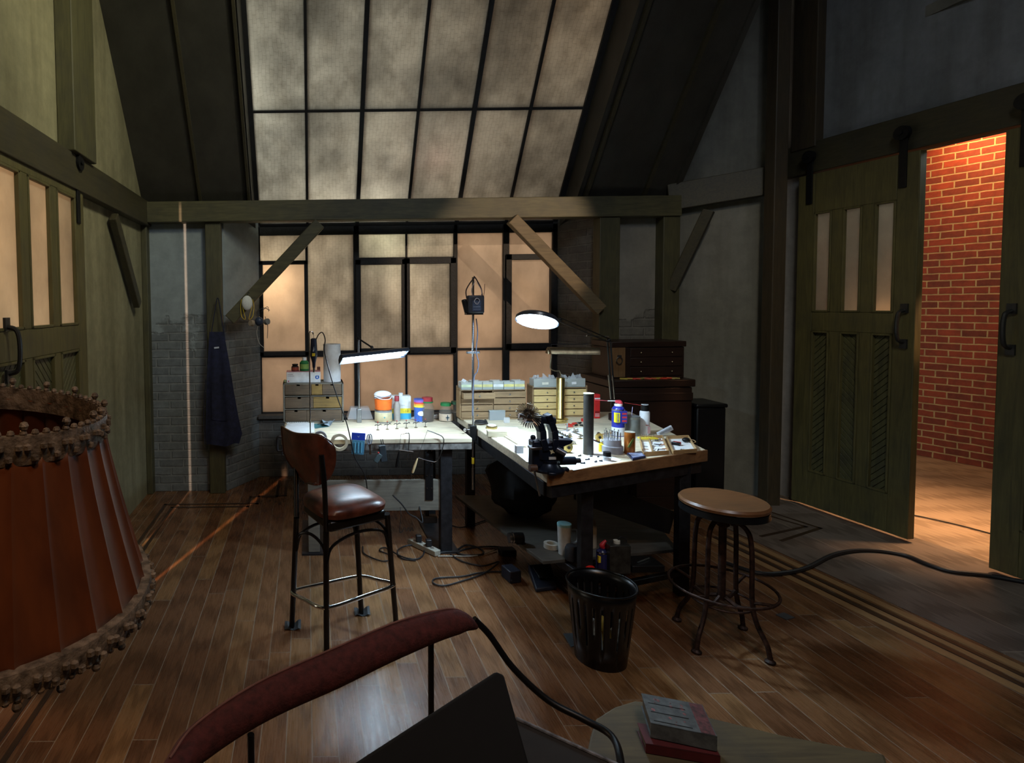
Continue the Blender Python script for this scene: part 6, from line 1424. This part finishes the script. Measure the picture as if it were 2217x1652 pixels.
# power strip
a = P(888,1170,z=.02); b = P(948,1198,z=.02); o_ = Vector((a.x,a.y,0)); t = thing('power_strip', 'beige power strip with plugs on the floor beneath the left bench', 'power strip', o_)
MB().bar(a-o_, b-o_, .05, .035).build('body', colm(.36,.34,.28,.5), t, bev=.004)
for k in range(4): q = (a-o_).lerp(b-o_,.2+.2*k); MB().box(q+Vector((0,0,.0175)),(.022,.022,.002)).build('socket', colm(.12,.11,.10), t)
for k in range(2): q = (a-o_).lerp(b-o_,.32+.36*k); MB().box(q+Vector((0,0,.042)),(.035,.035,.045)).build('plug', RUB, t, bev=.005)
MB().ball((a-o_)+Vector((.012,0,.02)),.004,8).build('red_switch', RDM, t)
o_ = P(925,1120,z=.0); o_ = P(928,1130,d=3.75); t = thing('power_adapter', 'black adapter block hanging below the slotted upright of the left bench', 'adapter', (o_.x, 3.75, o_.z)); MB().bb(-.05,.05,-.03,.03,0,.045).build('body', RUB, t, bev=.006); MB().cyl((-.01,0,.045),(-.01,0,.14),.012,10).build('cord_guard', RUB, t)
# foot pedal
c4 = [P(x,y,z=0) for x,y in ((1143,1240),(1192,1236),(1206,1278),(1160,1284))]; o_ = sum(c4, Vector())/4; t = thing('foot_pedal', 'black foot pedal on the floor left of the waste bin', 'pedal', o_)
vs_ = [p-o_ for p in c4]; mb = MB(); mb.add([(p.x,p.y,0) for p in vs_]+[(p.x,p.y,.05 if i < 2 else .025) for i, p in enumerate(vs_)],[(0,1,2,3),(7,6,5,4),(0,4,5,1),(1,5,6,2),(2,6,7,3),(3,7,4,0)]); mb.build('pedal_plate', colm(.010,.013,.025,.5), t, bev=.008)
MB().box((0,0,.052),(.08,.10,.008),(.18,0,.0)).build('tread', RUB, t, bev=.003)
c4 = [P(x,y,z=0) for x,y in ((1078,1188),(1115,1190),(1118,1212),(1082,1214))]; o_ = sum(c4, Vector())/4; t = thing('foot_pedal', 'smaller black pedal box on the floor, behind the other pedal', 'pedal', o_); MB().bb(-.05,.05,-.035,.035,0,.04).build('pedal_plate', RUB, t, bev=.008)
t = thing('black_box', 'small black box on the floor between the two pedals', 'box', P(1112,1262,z=0)+Vector((0,.04,0)),.2); MB().bb(-.035,.035,-.05,.05,0,.07).build('body', colm(.012,.016,.03,.5), t, bev=.006)
# cables on the floor
def cable(label, pts, r=.0045, m=RUB, name='cable', cat='cable'):
    q = [P(x,y,z=.0+zz) for x,y,zz in pts]; o_ = Vector((q[0].x,q[0].y,0)); return one(name, MB().tube([v-o_ for v in q], r, 8), m, label, cat, o_)
h = .008
cable('black cable looping on the floor left of the power strip', [(785,1183,h),(790,1200,h),(830,1215,h),(850,1205,h),(822,1192,h),(835,1186,h),(870,1205,h+.008),(905,1210,h),(918,1192,h),(890,1180,h),(862,1190,h),(868,1208,h),(900,1214,h)])
cable('long cable loop on the floor between the bench and the pedals', [(975,1200,h),(1000,1215,h),(1045,1225,h),(1080,1216,h),(1050,1240,h),(1000,1258,h),(960,1268,h),(938,1262,h),(945,1252,h),(1000,1248,h),(1040,1240,h),(1085,1238,h),(1100,1248,h),(1108,1258,h+.02)])
cable('thick cable bundle on the floor behind the long cable loop', [(950,1198,h),(985,1192,h),(1010,1180,h),(1040,1188,h),(1045,1200,h),(1010,1202,h),(990,1195,h),(1030,1185,h),(1085,1185,h),(1095,1200,h+.012)], .006)
cable('cable running on the floor from the left bench leg to the bench shelf', [(955,1125,h),(985,1140,h),(1010,1140,h),(1045,1128,h),(1075,1118,h)])
cable('pale cable with a white connector under the benches', [(948,1204,h),(985,1204,h),(1030,1203,h),(1075,1190,h)], .004, colm(.35,.34,.3))
q = [P(x,y,d=3.55) for x,y in ((850,1072),(870,1092),(885,1112),(900,1120),(915,1130))]; o_ = Vector((q[0].x,3.55,0)); one('cable', MB().tube([v-o_ for v in q]+[Vector(((q[-1]-o_).x,.15,.32))],.0045,8), RUB, 'black cable hanging from behind the bar stool seat to the adapter block', 'cable', o_)
q = [P(x,y,d=3.62) for x,y in ((868,1118),(865,1150),(870,1152),(876,1142),(880,1150),(884,1142),(888,1150),(892,1142),(895,1150))]; o_ = Vector((q[0].x,3.62,0)); one('coiled_wire', MB().tube([Vector(((q[0]-o_).x,.02,.30))]+[v-o_ for v in q],.0022,6), RUB, 'thin coiled wire dangling under the front board of the left bench', 'wire', o_)
cable('thick black cable curving over the painted boards to the right door', [(1560,1215,.02),(1640,1240,.02),(1700,1240,.018),(1750,1228,.018),(1800,1203,.018),(1850,1192,.018),(1900,1192,.018),(1960,1202,.018),(2010,1222,.018),(2060,1237,.018),(2140,1246,.018),(2230,1262,.018)], .012)
cable('thin black cable on the hallway floor beyond the door', [(1960,1112,.006),(2010,1122,.006),(2080,1138,.006),(2140,1154,.006),(2200,1170,.006)], .005)
sheet('tape_scrap','grey tape scrap stuck on the floor left of the waste bin','tape',((1219,1372),(1246,1371),(1248,1398),(1236,1401)),.0005,colm(.06,.07,.08,.6),.0015)
one('tape_scrap', MB().box((0,0,.002),(.06,.05,.004)), colm(.05,.055,.06,.6), 'black tape scrap on the floor before the stool in the dark', 'tape', P(1700,1335,z=0), .3)
# unseen spots placed behind the slit gobo to throw the two streaks
lamp('SPOT','streak_spot_far', (PX1-SL1*1.6, -.6, 1.5), 1400, (1,.64,.42), (A1.x,A1.y,.85), .003, angle=34, blend=.1)
lamp('SPOT','streak_spot_near', (PX2-SL2*1.6, -.6, 2.0), 2200, (1,.50,.26), (A2.x-.1,A2.y-.3,.0), .008, angle=14, blend=.4)
